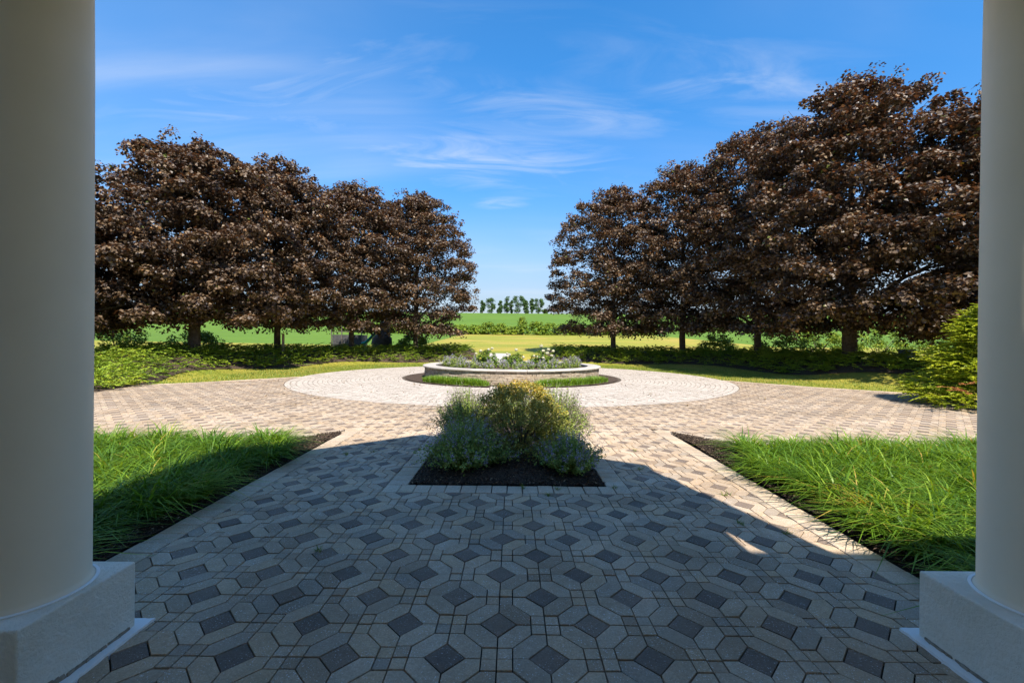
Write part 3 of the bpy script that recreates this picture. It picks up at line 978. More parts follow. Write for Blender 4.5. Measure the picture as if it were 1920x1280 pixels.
# ------------------------------------------------------------------ liriope beds (mass of grass)
def grass_bed(sgn, label):
    cells = []
    st = 0.165
    for x in np.arange(2.70, 8.6, st):
        for y in np.arange(1.2, 5.75, st):
            xx = XW+sgn*(x+rng.normal(0, 0.035)); yy = y+rng.normal(0, 0.035)
            edge = 2.71+0.06*math.sin(y*5+sgn)+0.04*math.sin(y*13)+(0.30 if y > 5.1 and sgn > 0 else 0.0)
            if sgn*(xx-XW) < edge: continue
            if yy > min(ne(xx)-0.36, 5.62): continue
            if rng.random() < 0.05: continue
            cells.append((xx, yy))
    C = np.array(cells)
    per = np.where(np.abs(C[:, 0]) < 6.3, 66, 18)
    idx = np.repeat(np.arange(len(C)), per)
    n = len(idx)
    u = rng.uniform(0, 2*math.pi, n)
    rq = 0.055*np.sqrt(rng.random(n))
    Pn = C[idx]+np.column_stack([np.cos(u)*rq, np.sin(u)*rq])
    hd = (0.92+0.20*cnoise(C[:, 0], C[:, 1], 3.3, 5)+rng.normal(0, 0.09, len(C)))[idx]
    wind = np.array([sgn*-0.42, -0.28])
    vec = np.column_stack([np.cos(u), np.sin(u)])*0.95+wind+rng.normal(0, 0.22, (n, 2))
    ang = np.arctan2(vec[:, 1], vec[:, 0])
    L = rng.uniform(0.28, 0.50, n)*hd
    W = rng.uniform(0.011, 0.020, n)
    lean = rng.uniform(0.10, 0.66, n)
    droop = rng.uniform(0.35, 0.92, n)
    tint = np.clip(rng.normal(0.45, 0.2, n)+0.16*rng.normal(0, 1, len(C))[idx]+0.10*cnoise(Pn[:, 0], Pn[:, 1], 4, 7), 0, 0.92)
    tint = np.where(rng.random(n) < 0.022, rng.uniform(0.94, 1.0, n), tint)
    if sgn > 0:   # the dry yellow tuft near the edging
        d = np.hypot(Pn[:, 0]-2.86, Pn[:, 1]-3.42)
        tint = np.where((d < 0.15) & (rng.random(n) < 0.65), rng.uniform(0.95, 1.0, n), tint)
    P3 = np.column_stack([Pn, np.full(n, 0.01)])
    V, F, T = blades(P3, ang, L, W, lean, droop, 3, tint)
    link_obj('grass_bed', mesh_np('grass_bed', V, F, T, True), M['liriope'], kind='stuff', label=label, cat='grass')
grass_bed(-1, 'dense arching green grass filling the bed beside the left column')
grass_bed(1, 'dense sunlit yellow-green grass filling the bed beside the right column')

# turf strip between drive and juniper bank, and lawn blades close by
def turf():
    n = 62000
    th = rng.uniform(R(10), R(118), n)*np.where(rng.random(n) < 0.5, 1, -1)
    rr = rng.uniform(8.0, 13.0, n)
    x = PC[0]+rr*np.sin(th); y = PC[1]+rr*np.cos(th)
    ok = (np.hypot(x, y-PC[1]) > 8.03) & ((y > np.interp(np.abs(x), FE[:, 0], FE[:, 1])+0.02) | (y > 16.5)) & (y > 11.5)
    x, y = x[ok], y[ok]; n = len(x)
    P3 = np.column_stack([x, y, tz(x, y)-0.045])
    V, F, T = blades(P3, rng.uniform(0, 6.28, n), rng.uniform(0.05, 0.085, n), rng.uniform(0.010, 0.018, n), rng.uniform(0.1, 0.6, n), rng.uniform(0, 0.3, n), 1,
                     np.clip(rng.normal(0.5, 0.2, n)+0.2*cnoise(x, y, 1.5, 2), 0, 1))
    link_obj('turf', mesh_np('turf', V, F, T), M['turf'], kind='stuff', label='narrow mown grass strip curving between drive and juniper bank', cat='grass')
turf()

# ------------------------------------------------------------------ raised round planter
planter = empty('raised_planter', (PC[0], PC[1], 0), 'round raised planter of stacked ledge stone with pale cap', 'planter')
b_ = MB(); b_.lathe([(3.30, -0.02), (3.30, 0.425), (2.93, 0.425)], 96)
link_obj('wall_core', b_.build('wall_core'), M['joint'], planter)
stones = []
z = 0.0
hts = [0.075, 0.06, 0.085, 0.055, 0.07, 0.08]
hts = [h*0.428/sum(hts) for h in hts]
for h in hts:
    a = rng.random()*0.1
    end = a+2*math.pi
    while a < end-0.02:
        w = rng.uniform(0.13, 0.40)/3.34
        if end-(a+w) < 0.03: w = end-a
        stones.append((a+w/2, w, z+h/2, h)); a += w
    z += h
def stone_rank(s):
    return -(-math.sin(s[0]))
stones.sort(key=lambda s: math.sin(s[0]))
b2 = MB()
me_st = []
for k in range(9):
    b_ = MB(); b_.box((0, 0, 0), (1, 1, 1), jit=0.035)
    me = b_.build('stone'); me.materials.append(M['stone']); me_st.append(me)
for i, (am, w, zc_, h) in enumerate(stones):
    rr = 3.33+rng.normal(0, 0.008)
    ww = 2*rr*math.tan(w/2)-0.008; hh = h-0.006
    if i < 300 and math.sin(am) < 0.12:
        o = link_obj('stone', me_st[rng.integers(9)], None, planter, loc=(rr*math.cos(am), rr*math.sin(am), zc_))
        o.scale = (0.10, ww, hh)
        o.rotation_euler = (0, 0, am+rng.normal(0, 0.01))
    else:
        b2.box((rr*math.cos(am), rr*math.sin(am), zc_), (0.10, ww, hh), rng.random(), rz=am, jit=0.003)
link_obj('more_stones', b2.build('more_stones'), M['stone'], planter, kind='stuff')
nc = 22
for k in range(nc):
    a0, a1 = 2*math.pi*k/nc+0.0016, 2*math.pi*(k+1)/nc-0.0016
    b_ = MB(); V = []; m = 7
    prof = [(2.97, 0.43), (3.445, 0.43), (3.455, 0.438), (3.457, 0.470), (3.446, 0.481), (3.43, 0.485), (2.99, 0.485), (2.97, 0.478)]
    for j in range(m):
        a = a0+(a1-a0)*j/(m-1)
        V += [(r__*math.cos(a), r__*math.sin(a), z_) for r__, z_ in prof]
    q = len(prof); F = []
    for j in range(m-1):
        for i in range(q):
            F.append((j*q+i, (j+1)*q+i, (j+1)*q+(i+1) % q, j*q+(i+1) % q))
    F += [tuple(range(q)), tuple((m-1)*q+i for i in range(q-1, -1, -1))]
    b_.add(V, F)
    link_obj('capstone', b_.build('capstone'), M['cap'], planter, loc=(0, 0, rng.normal(0, 0.001)))
b_ = MB()
V = [(0, 0, 0.47)]+[(2.95*math.cos(2*math.pi*k/64), 2.95*math.sin(2*math.pi*k/64), 0.40) for k in range(64)]
b_.add(V, [(0, k+1, (k+1) % 64+1) for k in range(64)])
soil = link_obj('soil', b_.build('soil'), M['mulch'], planter)

# grass tufts at the foot of the planter
def foot_grass(a0, a1, label):
    n = 5200
    a = rng.uniform(a0, a1, n); rr = rng.uniform(3.50, 3.92, n)
    fade = np.minimum(1, np.minimum(a-a0, a1-a)/0.10)
    ok = rng.random(n) < 0.3+0.7*fade
    a, rr, fade = a[ok], rr[ok], fade[ok]
    n = len(a)
    P3 = np.column_stack([PC[0]+rr*np.cos(a), PC[1]+rr*np.sin(a), np.full(n, 0.015)])
    V, F, T = blades(P3, rng.uniform(0, 6.28, n), rng.uniform(0.17, 0.31, n)*(0.65+0.35*fade), rng.uniform(0.010, 0.018, n), rng.uniform(0.05, 0.4, n), rng.uniform(0.1, 0.5, n), 3,
                     np.clip(rng.normal(0.62, 0.17, n), 0, 0.93))
    link_obj('grass_edging', mesh_np('grass_edging', V, F, T, True), M['liriope'], kind='stuff', label=label, cat='grass')
foot_grass(R(-142), R(-101), 'low green grass at foot of round planter, left of centre')
foot_grass(R(-79), R(-29), 'low green grass at foot of round planter, right of centre')

# ------------------------------------------------------------------ stem plants (catmint), hydrangea, shrubs
def stem_plant(loc, rad_, hgt, nst, label, flower='violet', leafsize=0.028, fl=0.013, group=None, name='catmint', sparse=1.0, fmix=0.42, lean0=0.1, parts_mat='sage', cat='plant'):
    t = empty(name, loc, label, cat, group)
    u = rng.uniform(0, 2*math.pi, nst)
    q = np.sqrt(rng.random(nst))
    base = np.column_stack([np.cos(u), np.sin(u)])*(q*0.25*rad_)[:, None]
    lob = 1+0.16*np.sin(3*u+loc[0]*9)+0.10*np.sin(5*u+loc[1]*7)
    tip_r = q*rad_*rng.uniform(0.70, 1.14, nst)*lob
    th = np.sqrt(np.maximum(0.06, 1-(q*0.93)**2))*hgt*np.where(rng.random(nst) < 0.08, rng.uniform(1.1, 1.3, nst), rng.uniform(0.72, 1.10, nst))
    tip = np.column_stack([np.cos(u)*tip_r, np.sin(u)*tip_r, th])
    def at(t_, i):
        b_ = base[i]
        x = b_[:, 0]+(tip[i, 0]-b_[:, 0])*t_**0.9
        y = b_[:, 1]+(tip[i, 1]-b_[:, 1])*t_**0.9
        z = tip[i, 2]*t_**0.80
        return np.column_stack([x, y, z])
    # stems
    tt = np.linspace(0, 1, 5)
    idx = np.arange(nst)
    C = np.stack([at(np.full(nst, s), idx) for s in tt], 1)
    side = np.column_stack([-np.sin(u), np.cos(u), np.zeros(nst)])*0.0022
    Vs = np.stack([C-side[:, None], C+side[:, None]], 2).reshape(-1, 3)
    bI = (np.arange(nst)*10)[:, None]
    Fs = np.concatenate([bI+np.array([2*i, 2*i+1, 2*i+3, 2*i+2])[None] for i in range(4)])
    stem = (Vs, Fs, np.full(len(Vs), 0.3))
    nl = int(26*sparse)
    i = np.repeat(idx, nl)
    tl = rng.uniform(0.12, 0.86, len(i))
    Pl = at(tl, i)+rng.normal(0, leafsize*0.7, (len(i), 3))
    Pl[:, 2] = np.maximum(Pl[:, 2], 0.01)
    Nl = unit(rng.normal(0, 0.7, (len(i), 3))+np.array([0, 0, 0.9])+0.5*np.column_stack([np.cos(u[i]), np.sin(u[i]), 0*u[i]]))
    Al = rand_perp(Nl)
    ln = leafsize*rng.uniform(0.7, 1.3, len(i))
    leaf = kites(Pl, Al, Nl, ln, ln*0.62, np.clip(rng.normal(0.45, 0.22, len(i))+0.25*(tl-0.5), 0, 1))
    V, F, T = merge([stem, leaf])
    link_obj('foliage', mesh_np('foliage', V, F, T), M[parts_mat], t)
    if flower:
        fs = idx[rng.random(nst) < fmix]
        nf = int(24*sparse)
        i = np.repeat(fs, nf)
        tf = 1-0.30*rng.random(len(i))**0.9
        Pf = at(tf, i)+rng.normal(0, fl*0.65, (len(i), 3))
        up = rng.random(len(i))*0.05*(tf > 0.9)
        Pf[:, 2] += up
        Nf = unit(rng.normal(size=(len(i), 3)))
        Af = rand_perp(Nf)
        V, F, T = kites(Pf, Af, Nf, fl*rng.uniform(0.7, 1.4, len(i)), fl*0.8, rng.random(len(i)))
        link_obj('flower_spikes', mesh_np('flower_spikes', V, F, T), M[flower], t, kind='stuff')
    return t

def clump_cloud(centres, rads, per, size, flat=0.7, upbias=0.6, aspect=0.6, tmean=0.45, tsd=0.22, shape=KITE, shell=0.45, byarea=False):
    """leaves on the outsides of many small domes; returns V,F,T"""
    if byarea:
        w = rads**2/np.mean(rads**2)
        i = np.repeat(np.arange(len(centres)), np.maximum(12, (per*w).astype(int)))
        n = len(i)
    else:
        n = len(centres)*per
        i = np.repeat(np.arange(len(centres)), per)
    d = unit(rng.normal(size=(n, 3)))
    d[:, 2] = np.where(rng.random(n) < 0.65, np.abs(d[:, 2]), d[:, 2])
    rr = rng.random(n)**shell
    Pl = centres[i]+d*rr[:, None]*rads[i][:, None]*np.array([1, 1, flat])
    N = unit(d*0.8+rng.normal(0, 0.55, (n, 3))+np.array([0, 0, upbias]))
    A = rand_perp(N)
    # leaves hang a little: point the tips outwards and down
    A = unit(A+0.35*d*np.array([1, 1, 0])+np.array([0, 0, -0.25]))
    A = unit(A-(A*N).sum(1, keepdims=True)*N)
    ln = size*rng.uniform(0.65, 1.3, n)
    ctint = rng.normal(0, 0.10, len(centres))[i]
    T = np.clip(rng.normal(tmean, tsd, n)+ctint, 0, 0.985)
    return kites(Pl, A, N, ln, ln*aspect, T, shape)

# the island bed
def twiggy_shrub(loc, rx, ry, hgt, label):
    t = empty('shrub', loc, label, 'shrub')
    b_ = MB()
    for k in range(26):
        a = rng.uniform(0, 6.28); q = rng.random()**0.6
        e = (rx*q*math.cos(a)*0.85, ry*q*math.sin(a)*0.85, hgt*math.sqrt(max(0.1, 1-q*q*0.8))*0.85)
        b_.tube([(0.05*math.cos(a), 0.05*math.sin(a), -0.02), (e[0]*0.4, e[1]*0.4, e[2]*0.5), e], [0.011, 0.007, 0.003], 5)
    link_obj('branches', b_.build('branches'), M['bark'], t)
    n = 290
    a = rng.uniform(0, 6.28, n); zz = rng.random(n)**0.85
    prof = np.sqrt(np.maximum(0.03, 1-(np.clip(zz-0.28, 0, 1)/0.74)**2.0))*(0.72+0.28*np.clip(zz/0.28, 0, 1))
    q = prof*rng.random(n)**0.35
    C = np.column_stack([rx*q*np.cos(a), ry*q*np.sin(a), zz*hgt*0.97+0.03])
    rad = rng.uniform(0.05, 0.115, n)
    V, F, T = clump_cloud(C, rad, 62, 0.024, 0.9, 0.4, 0.62, 0.33, 0.2)
    hz = V[:, 2]/hgt
    T = np.clip(T+0.42*np.clip((hz-0.66)/0.34, 0, 1), 0, 1)      # young tips are yellow-bronze, with the sunlit top partly put into the tint
    # upright shoots on top
    m_ = 130
    a = rng.uniform(0, 6.28, m_); q = np.sqrt(rng.random(m_))*0.72
    i = np.repeat(np.arange(m_), 16)
    s = rng.random(len(i))
    top = hgt*np.sqrt(np.maximum(0.1, 1-q*q))*0.9
    lean = rng.normal(0, 0.035, (m_, 2))
    Pl = np.column_stack([rx*q[i]*np.cos(a[i])+lean[i, 0]*s, ry*q[i]*np.sin(a[i])+lean[i, 1]*s, top[i]+s*rng.uniform(0.06, 0.16, m_)[i]])+rng.normal(0, 0.007, (len(i), 3))
    N = unit(rng.normal(size=(len(i), 3))+np.array([0, 0, .5]))
    sh = kites(Pl, rand_perp(N), N, rng.uniform(0.014, 0.026, len(i)), 0.014, np.clip(rng.normal(0.66, 0.2, len(i)), 0, 1))
    V, F, T = merge([(V, F, T), sh])
    link_obj('foliage', mesh_np('foliage', V, F, T), M['olive'], t)
twiggy_shrub((0.09, 5.30, 0.03), 0.62, 0.62, 0.82, 'tallest shrub in the island bed, olive-green with golden tips')
stem_plant((-0.48, 4.76, 0.03), 0.58, 0.50, 560, 'blue-flowered catmint mound at front left of the island bed', fmix=0.30)
stem_plant((0.62, 4.62, 0.03), 0.44, 0.38, 340, 'small blue-flowered catmint mound at front right of the island bed', fmix=0.36)
stem_plant((-0.60, 5.95, 0.04), 0.58, 0.68, 460, 'tall catmint gone to seed behind the front left mound', 'seed', fmix=0.7)
stem_plant((0.62, 5.95, 0.04), 0.58, 0.68, 460, 'tall catmint gone to seed at right of the golden-tipped shrub', 'seed', fmix=0.7)
stem_plant((0.05, 7.6, 0.04), 0.6, 0.6, 200, 'catmint mound at the far end of the island bed', 'seed', fmix=0.6)

# planter flowers
cat_spots = [(-2.15, -1.25), (-1.78, -1.72), (-1.32, -2.06), (-0.78, -2.25), (-0.28, -2.35), (0.22, -2.36), (0.62, -2.26), (1.05, -2.12), (1.52, -1.88), (1.92, -1.55), (2.28, -1.10), (-2.45, -0.7), (2.5, -0.5)]
cl = ['tallest violet catmint clump near left rim of round planter', 'second violet catmint clump from the left front of round planter', 'violet catmint clump beside the left hydrangea in round planter',
      'sparse violet catmint clump in front of the left hydrangea', 'violet catmint clump left of planter front centre', 'violet catmint clump right of planter front centre',
      'violet catmint clump in front of the middle hydrangea', 'violet catmint clump in front of the right hydrangea', 'violet catmint clump right of the white hydrangea heads',
      'second violet catmint clump from the right rim of round planter', 'wide violet catmint clump near right rim of round planter', 'leftmost violet catmint clump tucked against planter rim', 'rightmost violet catmint clump tucked against planter rim']
hh_ = [0.50, 0.46, 0.40, 0.33, 0.36, 0.34, 0.36, 0.36, 0.46, 0.42, 0.48, 0.40, 0.44]
for (x, y), l_, h_ in zip(cat_spots, cl, hh_):
    stem_plant((PC[0]+x, PC[1]+y, 0.40), 0.22+0.08*rng.random(), h_, 60, l_, 'violet', 0.042, 0.024, 'catmint clumps in the round planter', sparse=0.75, fmix=0.55)
def hydrangea(loc, rad_, hgt, heads, label):
    t = empty('hydrangea', loc, label, 'shrub', 'hydrangeas in the round planter')
    n = 110
    d = unit(rng.normal(size=(n, 3))); d[:, 2] = np.abs(d[:, 2])
    C = d*np.array([rad_, rad_, hgt*0.9])*rng.uniform(0.4, 0.95, (n, 1))
    V, F, T = clump_cloud(C, np.full(n, 0.10), 16, 0.085, 0.8, 0.7, 0.65, 0.5, 0.25)
    link_obj('foliage', mesh_np('foliage', V, F, T), M['hyd_leaf'], t)
    b_ = MB()
    for k in range(10):
        a = rng.uniform(0, 6.28); q = rng.random()
        b_.tube([(0, 0, -0.02), (rad_*q*math.cos(a)*.5, rad_*q*math.sin(a)*.5, hgt*.5), (rad_*q*math.cos(a)*.8, rad_*q*math.sin(a)*.8, hgt*.85)], [0.008, 0.006, 0.004], 5)
    link_obj('stems', b_.build('stems'), M['bark'], t)
    for (hx, hy, hz_, hr) in heads:
        hz_ *= 0.93; hr *= 0.9
        m_ = 150
        dd = unit(rng.normal(size=(m_, 3)))
        Pp = dd*hr*np.array([1, 1, 0.85])*0.85*rng.uniform(0.8, 1.0, (m_, 1))
        V, F, T = kites(Pp, rand_perp(dd), dd, 0.036, 0.034, np.clip(rng.normal(0.6, 0.25, m_), 0, 1))
        link_obj('flower_head', mesh_np('flower_head', V, F, T), M['cream'], t, loc=(hx, hy, hz_))
hydrangea((-0.95, 16.3, 0.42), 0.55, 0.74, [(-0.22, -0.1, 0.66, 0.08), (0.08, -0.1, 0.72, 0.075), (0.2, 0.1, 0.77, 0.07), (-0.38, -0.2, 0.55, 0.07)], 'left hydrangea with few cream heads in round planter')
hydrangea((0.10, 16.3, 0.42), 0.55, 0.60, [(0.06, 0.0, 0.72, 0.085), (-0.25, -0.2, 0.46, 0.07), (0.33, -0.15, 0.43, 0.07)], 'low middle hydrangea with one raised cream head in round planter')
hydrangea((1.15, 16.3, 0.42), 0.58, 0.70, [(-0.05, 0.0, 0.88, 0.095), (0.02, -0.1, 0.68, 0.09), (0.22, 0.0, 0.74, 0.085), (0.16, -0.2, 0.60, 0.09), (0.40, 0.05, 0.68, 0.08), (-0.22, -0.25, 0.46, 0.08), (0.32, -0.25, 0.50, 0.075), (-0.32, -0.2, 0.48, 0.07), (0.0, -0.35, 0.42, 0.07)], 'right hydrangea with many cream-white heads in round planter')
hydrangea((0.0, 18.4, 0.42), 0.55, 0.45, [(-0.2, 0, 0.5, 0.07), (0.3, 0.1, 0.45, 0.07)], 'hydrangea at the far side of the round planter')

# ------------------------------------------------------------------ juniper banks
def sprays(P, az, tilt, L, nper, ln, wd, tmean, tsd=0.16, droop=0.25, fan=0.75):
    n = len(P)
    i = np.repeat(np.arange(n), nper)
    s = rng.random(len(i))**0.8
    D = np.column_stack([np.cos(az)*np.cos(tilt), np.sin(az)*np.cos(tilt), np.sin(tilt)])
    side = np.column_stack([-np.sin(az), np.cos(az), np.zeros(n)])
    off = rng.choice([-1, 1], len(i))*rng.random(len(i))
    Pl = P[i]+D[i]*(s*L[i])[:, None]+side[i]*(off*L[i]*0.26*(1.05-s)*1.0)[:, None]
    Pl[:, 2] -= droop*L[i]*s**2
    Al = unit(D[i]+side[i]*(off*fan)[:, None]+rng.normal(0, 0.18, (len(i), 3))-np.array([0, 0, 1.0])*(droop*1.2*s)[:, None])
    up = unit(np.array([0, 0, 1.0])+rng.normal(0, 0.45, (len(i), 3)))
    N = unit(up-(up*Al).sum(1, keepdims=True)*Al)
    l_ = ln*rng.uniform(0.7, 1.35, len(i))
    T = np.clip(tmean[i]+rng.normal(0, tsd, len(i))+0.22*(s-0.5), 0, 0.99)
    return kites(Pl, Al, N, l_, wd, T)
def bank(sgn, th0, th1, rin, label):
    n = 3700
    th = rng.uniform(th0, th1, n)
    rr = rin(th)+rng.random(n)**0.9*4.2
    x = PC[0]+sgn*rr*np.sin(th); y = PC[1]+rr*np.cos(th)
    d0 = rr-rin(th)
    hump_ = 0.16+0.34*np.clip(d0/0.9, 0, 1)+0.10*cnoise(x, y, 1.1, 3)
    z = tz(x, y)+np.clip(hump_, 0.05, 2)*rng.uniform(0.35, 1.0, n)
    az = np.where(rng.random(n) < 0.6, np.arctan2(PC[1]-y, PC[0]-x)+rng.normal(0, 0.8, n), rng.uniform(0, 6.28, n))
    tm = 0.52+0.20*cnoise(x, y, 0.9, 6)
    V, F, T = sprays(np.column_stack([x, y, z-0.05]), az, rng.uniform(0.15, 0.7, n), rng.uniform(0.40, 0.75, n), 27, 0.095, 0.038, tm)
    o = link_obj('juniper_bank', mesh_np('juniper_bank', V, F, T), M['juniper'], kind='stuff', label=label, cat='ground cover')
    # mulch slope below
    tt = np.linspace(th0-0.02, th1+0.02, 60); q = np.linspace(-0.1, 4.4, 14)
    TH, Q = np.meshgrid(tt, q)
    RR = rin(TH)+Q
    X = PC[0]+sgn*RR*np.sin(TH); Y = PC[1]+RR*np.cos(TH)
    Z = tz(X, Y)-0.02+0.22*np.clip(Q/1.0, 0, 1)
    V = np.stack([X.ravel(), Y.ravel(), Z.ravel()], 1)
    i = (np.arange(13)[:, None]*60+np.arange(59)[None]).ravel()
    F = np.stack([i, i+1, i+61, i+60], 1)
    link_obj('mulch_slope', mesh_np('mulch_slope', V, F, smooth=True), M['mulch'], kind='structure')
bank(-1, R(12), R(118), lambda t: 12.3+0.35*np.sin(t*9), 'sunlit yellow-green juniper ground cover below the maples at left')
bank(1, R(12), R(103), lambda t: 12.5+0.3*np.sin(t*8)+2.2*sstep(1.45, 1.8, t), 'shaded dark green juniper ground cover below the maples at right')

def conifer(loc, rad_, hgt, label, nsp=1500, brown=None):
    t = empty('golden_conifer', loc, label, 'conifer')
    b_ = MB(); b_.tube([(0, 0, -0.1), (0.03, 0, hgt*0.4), (0, 0.02, hgt*0.9)], [0.09, 0.06, 0.015], 8)
    link_obj('trunk', b_.build('trunk'), M['bark'], t)
    az = rng.uniform(0, 6.28, nsp)
    zz = rng.random(nsp)**1.25
    prof = (1-zz)**0.72*(0.82+0.18*np.sin(zz*19+az*2))+0.05
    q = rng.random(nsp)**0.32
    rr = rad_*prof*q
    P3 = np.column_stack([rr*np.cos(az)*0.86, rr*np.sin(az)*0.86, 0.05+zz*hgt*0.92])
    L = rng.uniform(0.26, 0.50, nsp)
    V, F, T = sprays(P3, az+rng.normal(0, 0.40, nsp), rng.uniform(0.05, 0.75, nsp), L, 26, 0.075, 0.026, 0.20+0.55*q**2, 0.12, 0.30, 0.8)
    V[:, 2] = np.maximum(V[:, 2], 0.02)
    link_obj('foliage', mesh_np('foliage', V, F, T), M['gold'], t)
    if brown is not None:
        P3 = np.array(brown)+rng.normal(0, 0.07, (8, 3))
        V, F, T = sprays(P3, rng.uniform(0, 6.28, 8), rng.uniform(0.1, 0.6, 8), np.full(8, 0.3), 26, 0.07, 0.022, np.full(8, 0.5))
        link_obj('dead_sprig', mesh_np('dead_sprig', V, F, T), M['brown_sprig'], t)
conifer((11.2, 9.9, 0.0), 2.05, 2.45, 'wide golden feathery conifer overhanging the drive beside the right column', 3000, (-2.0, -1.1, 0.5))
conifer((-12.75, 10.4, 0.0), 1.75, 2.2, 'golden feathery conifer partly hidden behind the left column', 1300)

# ------------------------------------------------------------------ maples
def maple(x, y, top, rad_, trunk_r, label, nleaf=34000, crown_bottom=1.0, seed=0, zb=None):
    g = float(tz(x, y))-0.05
    H = top-g
    t = empty('maple_tree', (x, y, g), label, 'tree', 'dark-leaved maples ringing the forecourt')
    cb_ = crown_bottom
    b_ = MB()
    fork = cb_+0.55
    b_.tube([(0, 0, -0.2), (0, 0, 0.05), (0.02, 0.0, 0.5), (0, 0.02, cb_), (0.02, 0.0, fork), (0.05, 0.03, H*0.5), (0.0, 0.0, H*0.78)],
            [trunk_r*1.5, trunk_r*1.25, trunk_r, trunk_r*0.95, trunk_r*0.9, trunk_r*0.5, trunk_r*0.12], 12)
    nl = 15
    for k in range(nl):
        a = 2.4*k+rng.normal(0, 0.25); f = k/(nl-1)
        z0 = fork-0.25+f*(H*0.55-fork)
        rr = rad_*(0.92-0.35*f)
        z1 = z0+0.15*H+0.22*H*f
        mid = (rr*0.45*math.cos(a), rr*0.45*math.sin(a), z0+(z1-z0)*0.62)
        e = (rr*0.9*math.cos(a), rr*0.9*math.sin(a), z1)
        r0 = trunk_r*(0.46-0.2*f)
        b_.tube([(0, 0, z0), mid, e], [r0, r0*0.6, r0*0.15], 7, cap=False)
        for s_ in (-0.5, 0.55):
            e2 = (rr*0.85*math.cos(a+s_), rr*0.85*math.sin(a+s_), z1+rng.uniform(-0.5, 0.6))
            b_.tube([mid, ((mid[0]+e2[0])/2, (mid[1]+e2[1])/2, (mid[2]+e2[2])/2+0.15), e2], [r0*0.5, r0*0.3, r0*0.08], 5, cap=False)
    link_obj('trunk', b_.build('trunk', True), M['bark'], t)
    # boughs: domes of foliage set apart by shadow, each made of smaller clumps
    def shape_r(zz, a):
        up = np.sqrt(np.maximum(0.0, 1-(np.clip(zz-0.34, 0, 1)/0.665)**2.0))
        lo = 0.78+0.22*np.sin(np.clip(zz/0.34, 0, 1)*math.pi/2)
        lob = 1+0.09*np.sin(3*a+seed)+0.07*np.sin(5*a+7*zz+seed*2)
        return rad_*np.where(zz > 0.34, up, lo)*lob
    nb_ = int(19*rad_*(H/10))
    best = []
    for _ in range(nb_*14):                       # spread boughs apart
        z_ = rng.random()**1.05; a_b = rng.uniform(0, 6.28)
        rb_ = rng.uniform(0.62, 1.15)*(0.72+0.07*rad_)*(1.0-0.22*z_)
        q_ = max(0.0, float(shape_r(np.array(z_), a_b))-rb_*0.72)
        p_ = np.array([q_*math.cos(a_b), q_*math.sin(a_b), cb_+0.22+z_*(H-cb_-0.77)])
        if all(((p_-o_)**2).sum() > (0.56*(rb_+ob_))**2 for o_, ob_ in best):
            best.append((p_, rb_))
        if len(best) >= nb_*1.35: break
    Cs, Rs = [], []
    for p_, rb_ in best:
        k_ = int(rng.integers(11, 17))
        d = unit(rng.normal(size=(k_, 3))); d[:, 2] = np.abs(d[:, 2])*0.9-0.12
        Cs.append(p_+d*rb_*np.array([1, 1, 0.66])*rng.uniform(0.62, 1.0, (k_, 1)))
        Rs.append(rb_*rng.uniform(0.28, 0.52, k_))
    # inner foliage on the limbs, in deep shade
    k_ = int(84*rad_)
    z_ = rng.random(k_); a_i = rng.uniform(0, 6.28, k_)
    q_ = shape_r(z_, a_i)*rng.uniform(0.15, 0.72, k_)
    Cs.append(np.column_stack([q_*np.cos(a_i), q_*np.sin(a_i), cb_+0.35+z_*(H-cb_-1.3)]))
    Rs.append(rng.uniform(0.35, 0.7, k_))
    C = np.concatenate(Cs); rc = np.concatenate(Rs)
    per = max(20, int(nleaf/len(C)))
    V, F, T = clump_cloud(C, rc, per, 0.133, 0.80, 0.85, 0.95, 0.42, 0.22, shell=0.45, byarea=True)
    nl_ = len(T)//4
    cen = V.reshape(nl_, 4, 3).mean(1)
    away = np.array([x, y])/math.hypot(x, y)
    back = (cen[:, :2]@away)/rad_
    keep = (back < 0.22) | (rng.random(nl_) < 0.40)
    kk = np.nonzero(keep)[0]
    V = V.reshape(nl_, 4, 3)[kk].reshape(-1, 3); T = T.reshape(nl_, 4)[kk].ravel()
    F = (np.arange(len(kk))*4)[:, None, None]+KITE[1][None]; F = F.reshape(-1, 3)
    # loose leader shoots breaking the outline
    ns_ = 110
    a2 = rng.uniform(0, 6.28, ns_); z2 = rng.uniform(0.25, 1.0, ns_)
    pr = rad_*np.where(z2 > 0.36, np.sqrt(np.maximum(0, 1-(np.clip(z2-0.36, 0, 1)/0.645)**2.1)), 1.0)
    C2 = np.column_stack([pr*np.cos(a2)*1.0, pr*np.sin(a2)*1.0, cb_+z2*(H-cb_-0.2)])
    sh = clump_cloud(C2, rng.uniform(0.15, 0.34, ns_), 30, 0.118, 1.3, 0.5, 0.9, 0.5, 0.25)
    V, F, T = merge([(V, F, T), sh])
    T = np.where(rng.random(len(T)//4).repeat(4) < 0.006, 1.0, T)
    link_obj('crown', mesh_np('crown', V, F, T), M['maple'], t)
maple(-14.3, 19.5, 10.35, 4.2, 0.24, 'largest left maple, thick forking trunk nearest the left column', 110070, 1.15, 1)
maple(-12.9, 23.8, 11.4, 3.7, 0.17, 'second maple from the left column, with a pale stake beside it', 75048, 1.15, 2)
maple(-10.2, 27.5, 11.5, 3.9, 0.17, 'left-hand maple whose trunk stands before the teal slide', 75048, 1.25, 3)
maple(-6.7, 30.1, 11.7, 4.2, 0.18, 'innermost left maple, at the left edge of the lawn gap', 82552, 1.0, 4)
maple(-18.4, 16.4, 7.4, 4.5, 0.2, 'low maple half hidden behind the left column', 77549, 0.90, 5)
maple(7.0, 30.0, 12.1, 4.3, 0.18, 'innermost right maple, at the right edge of the lawn gap', 82552, 1.1, 6)
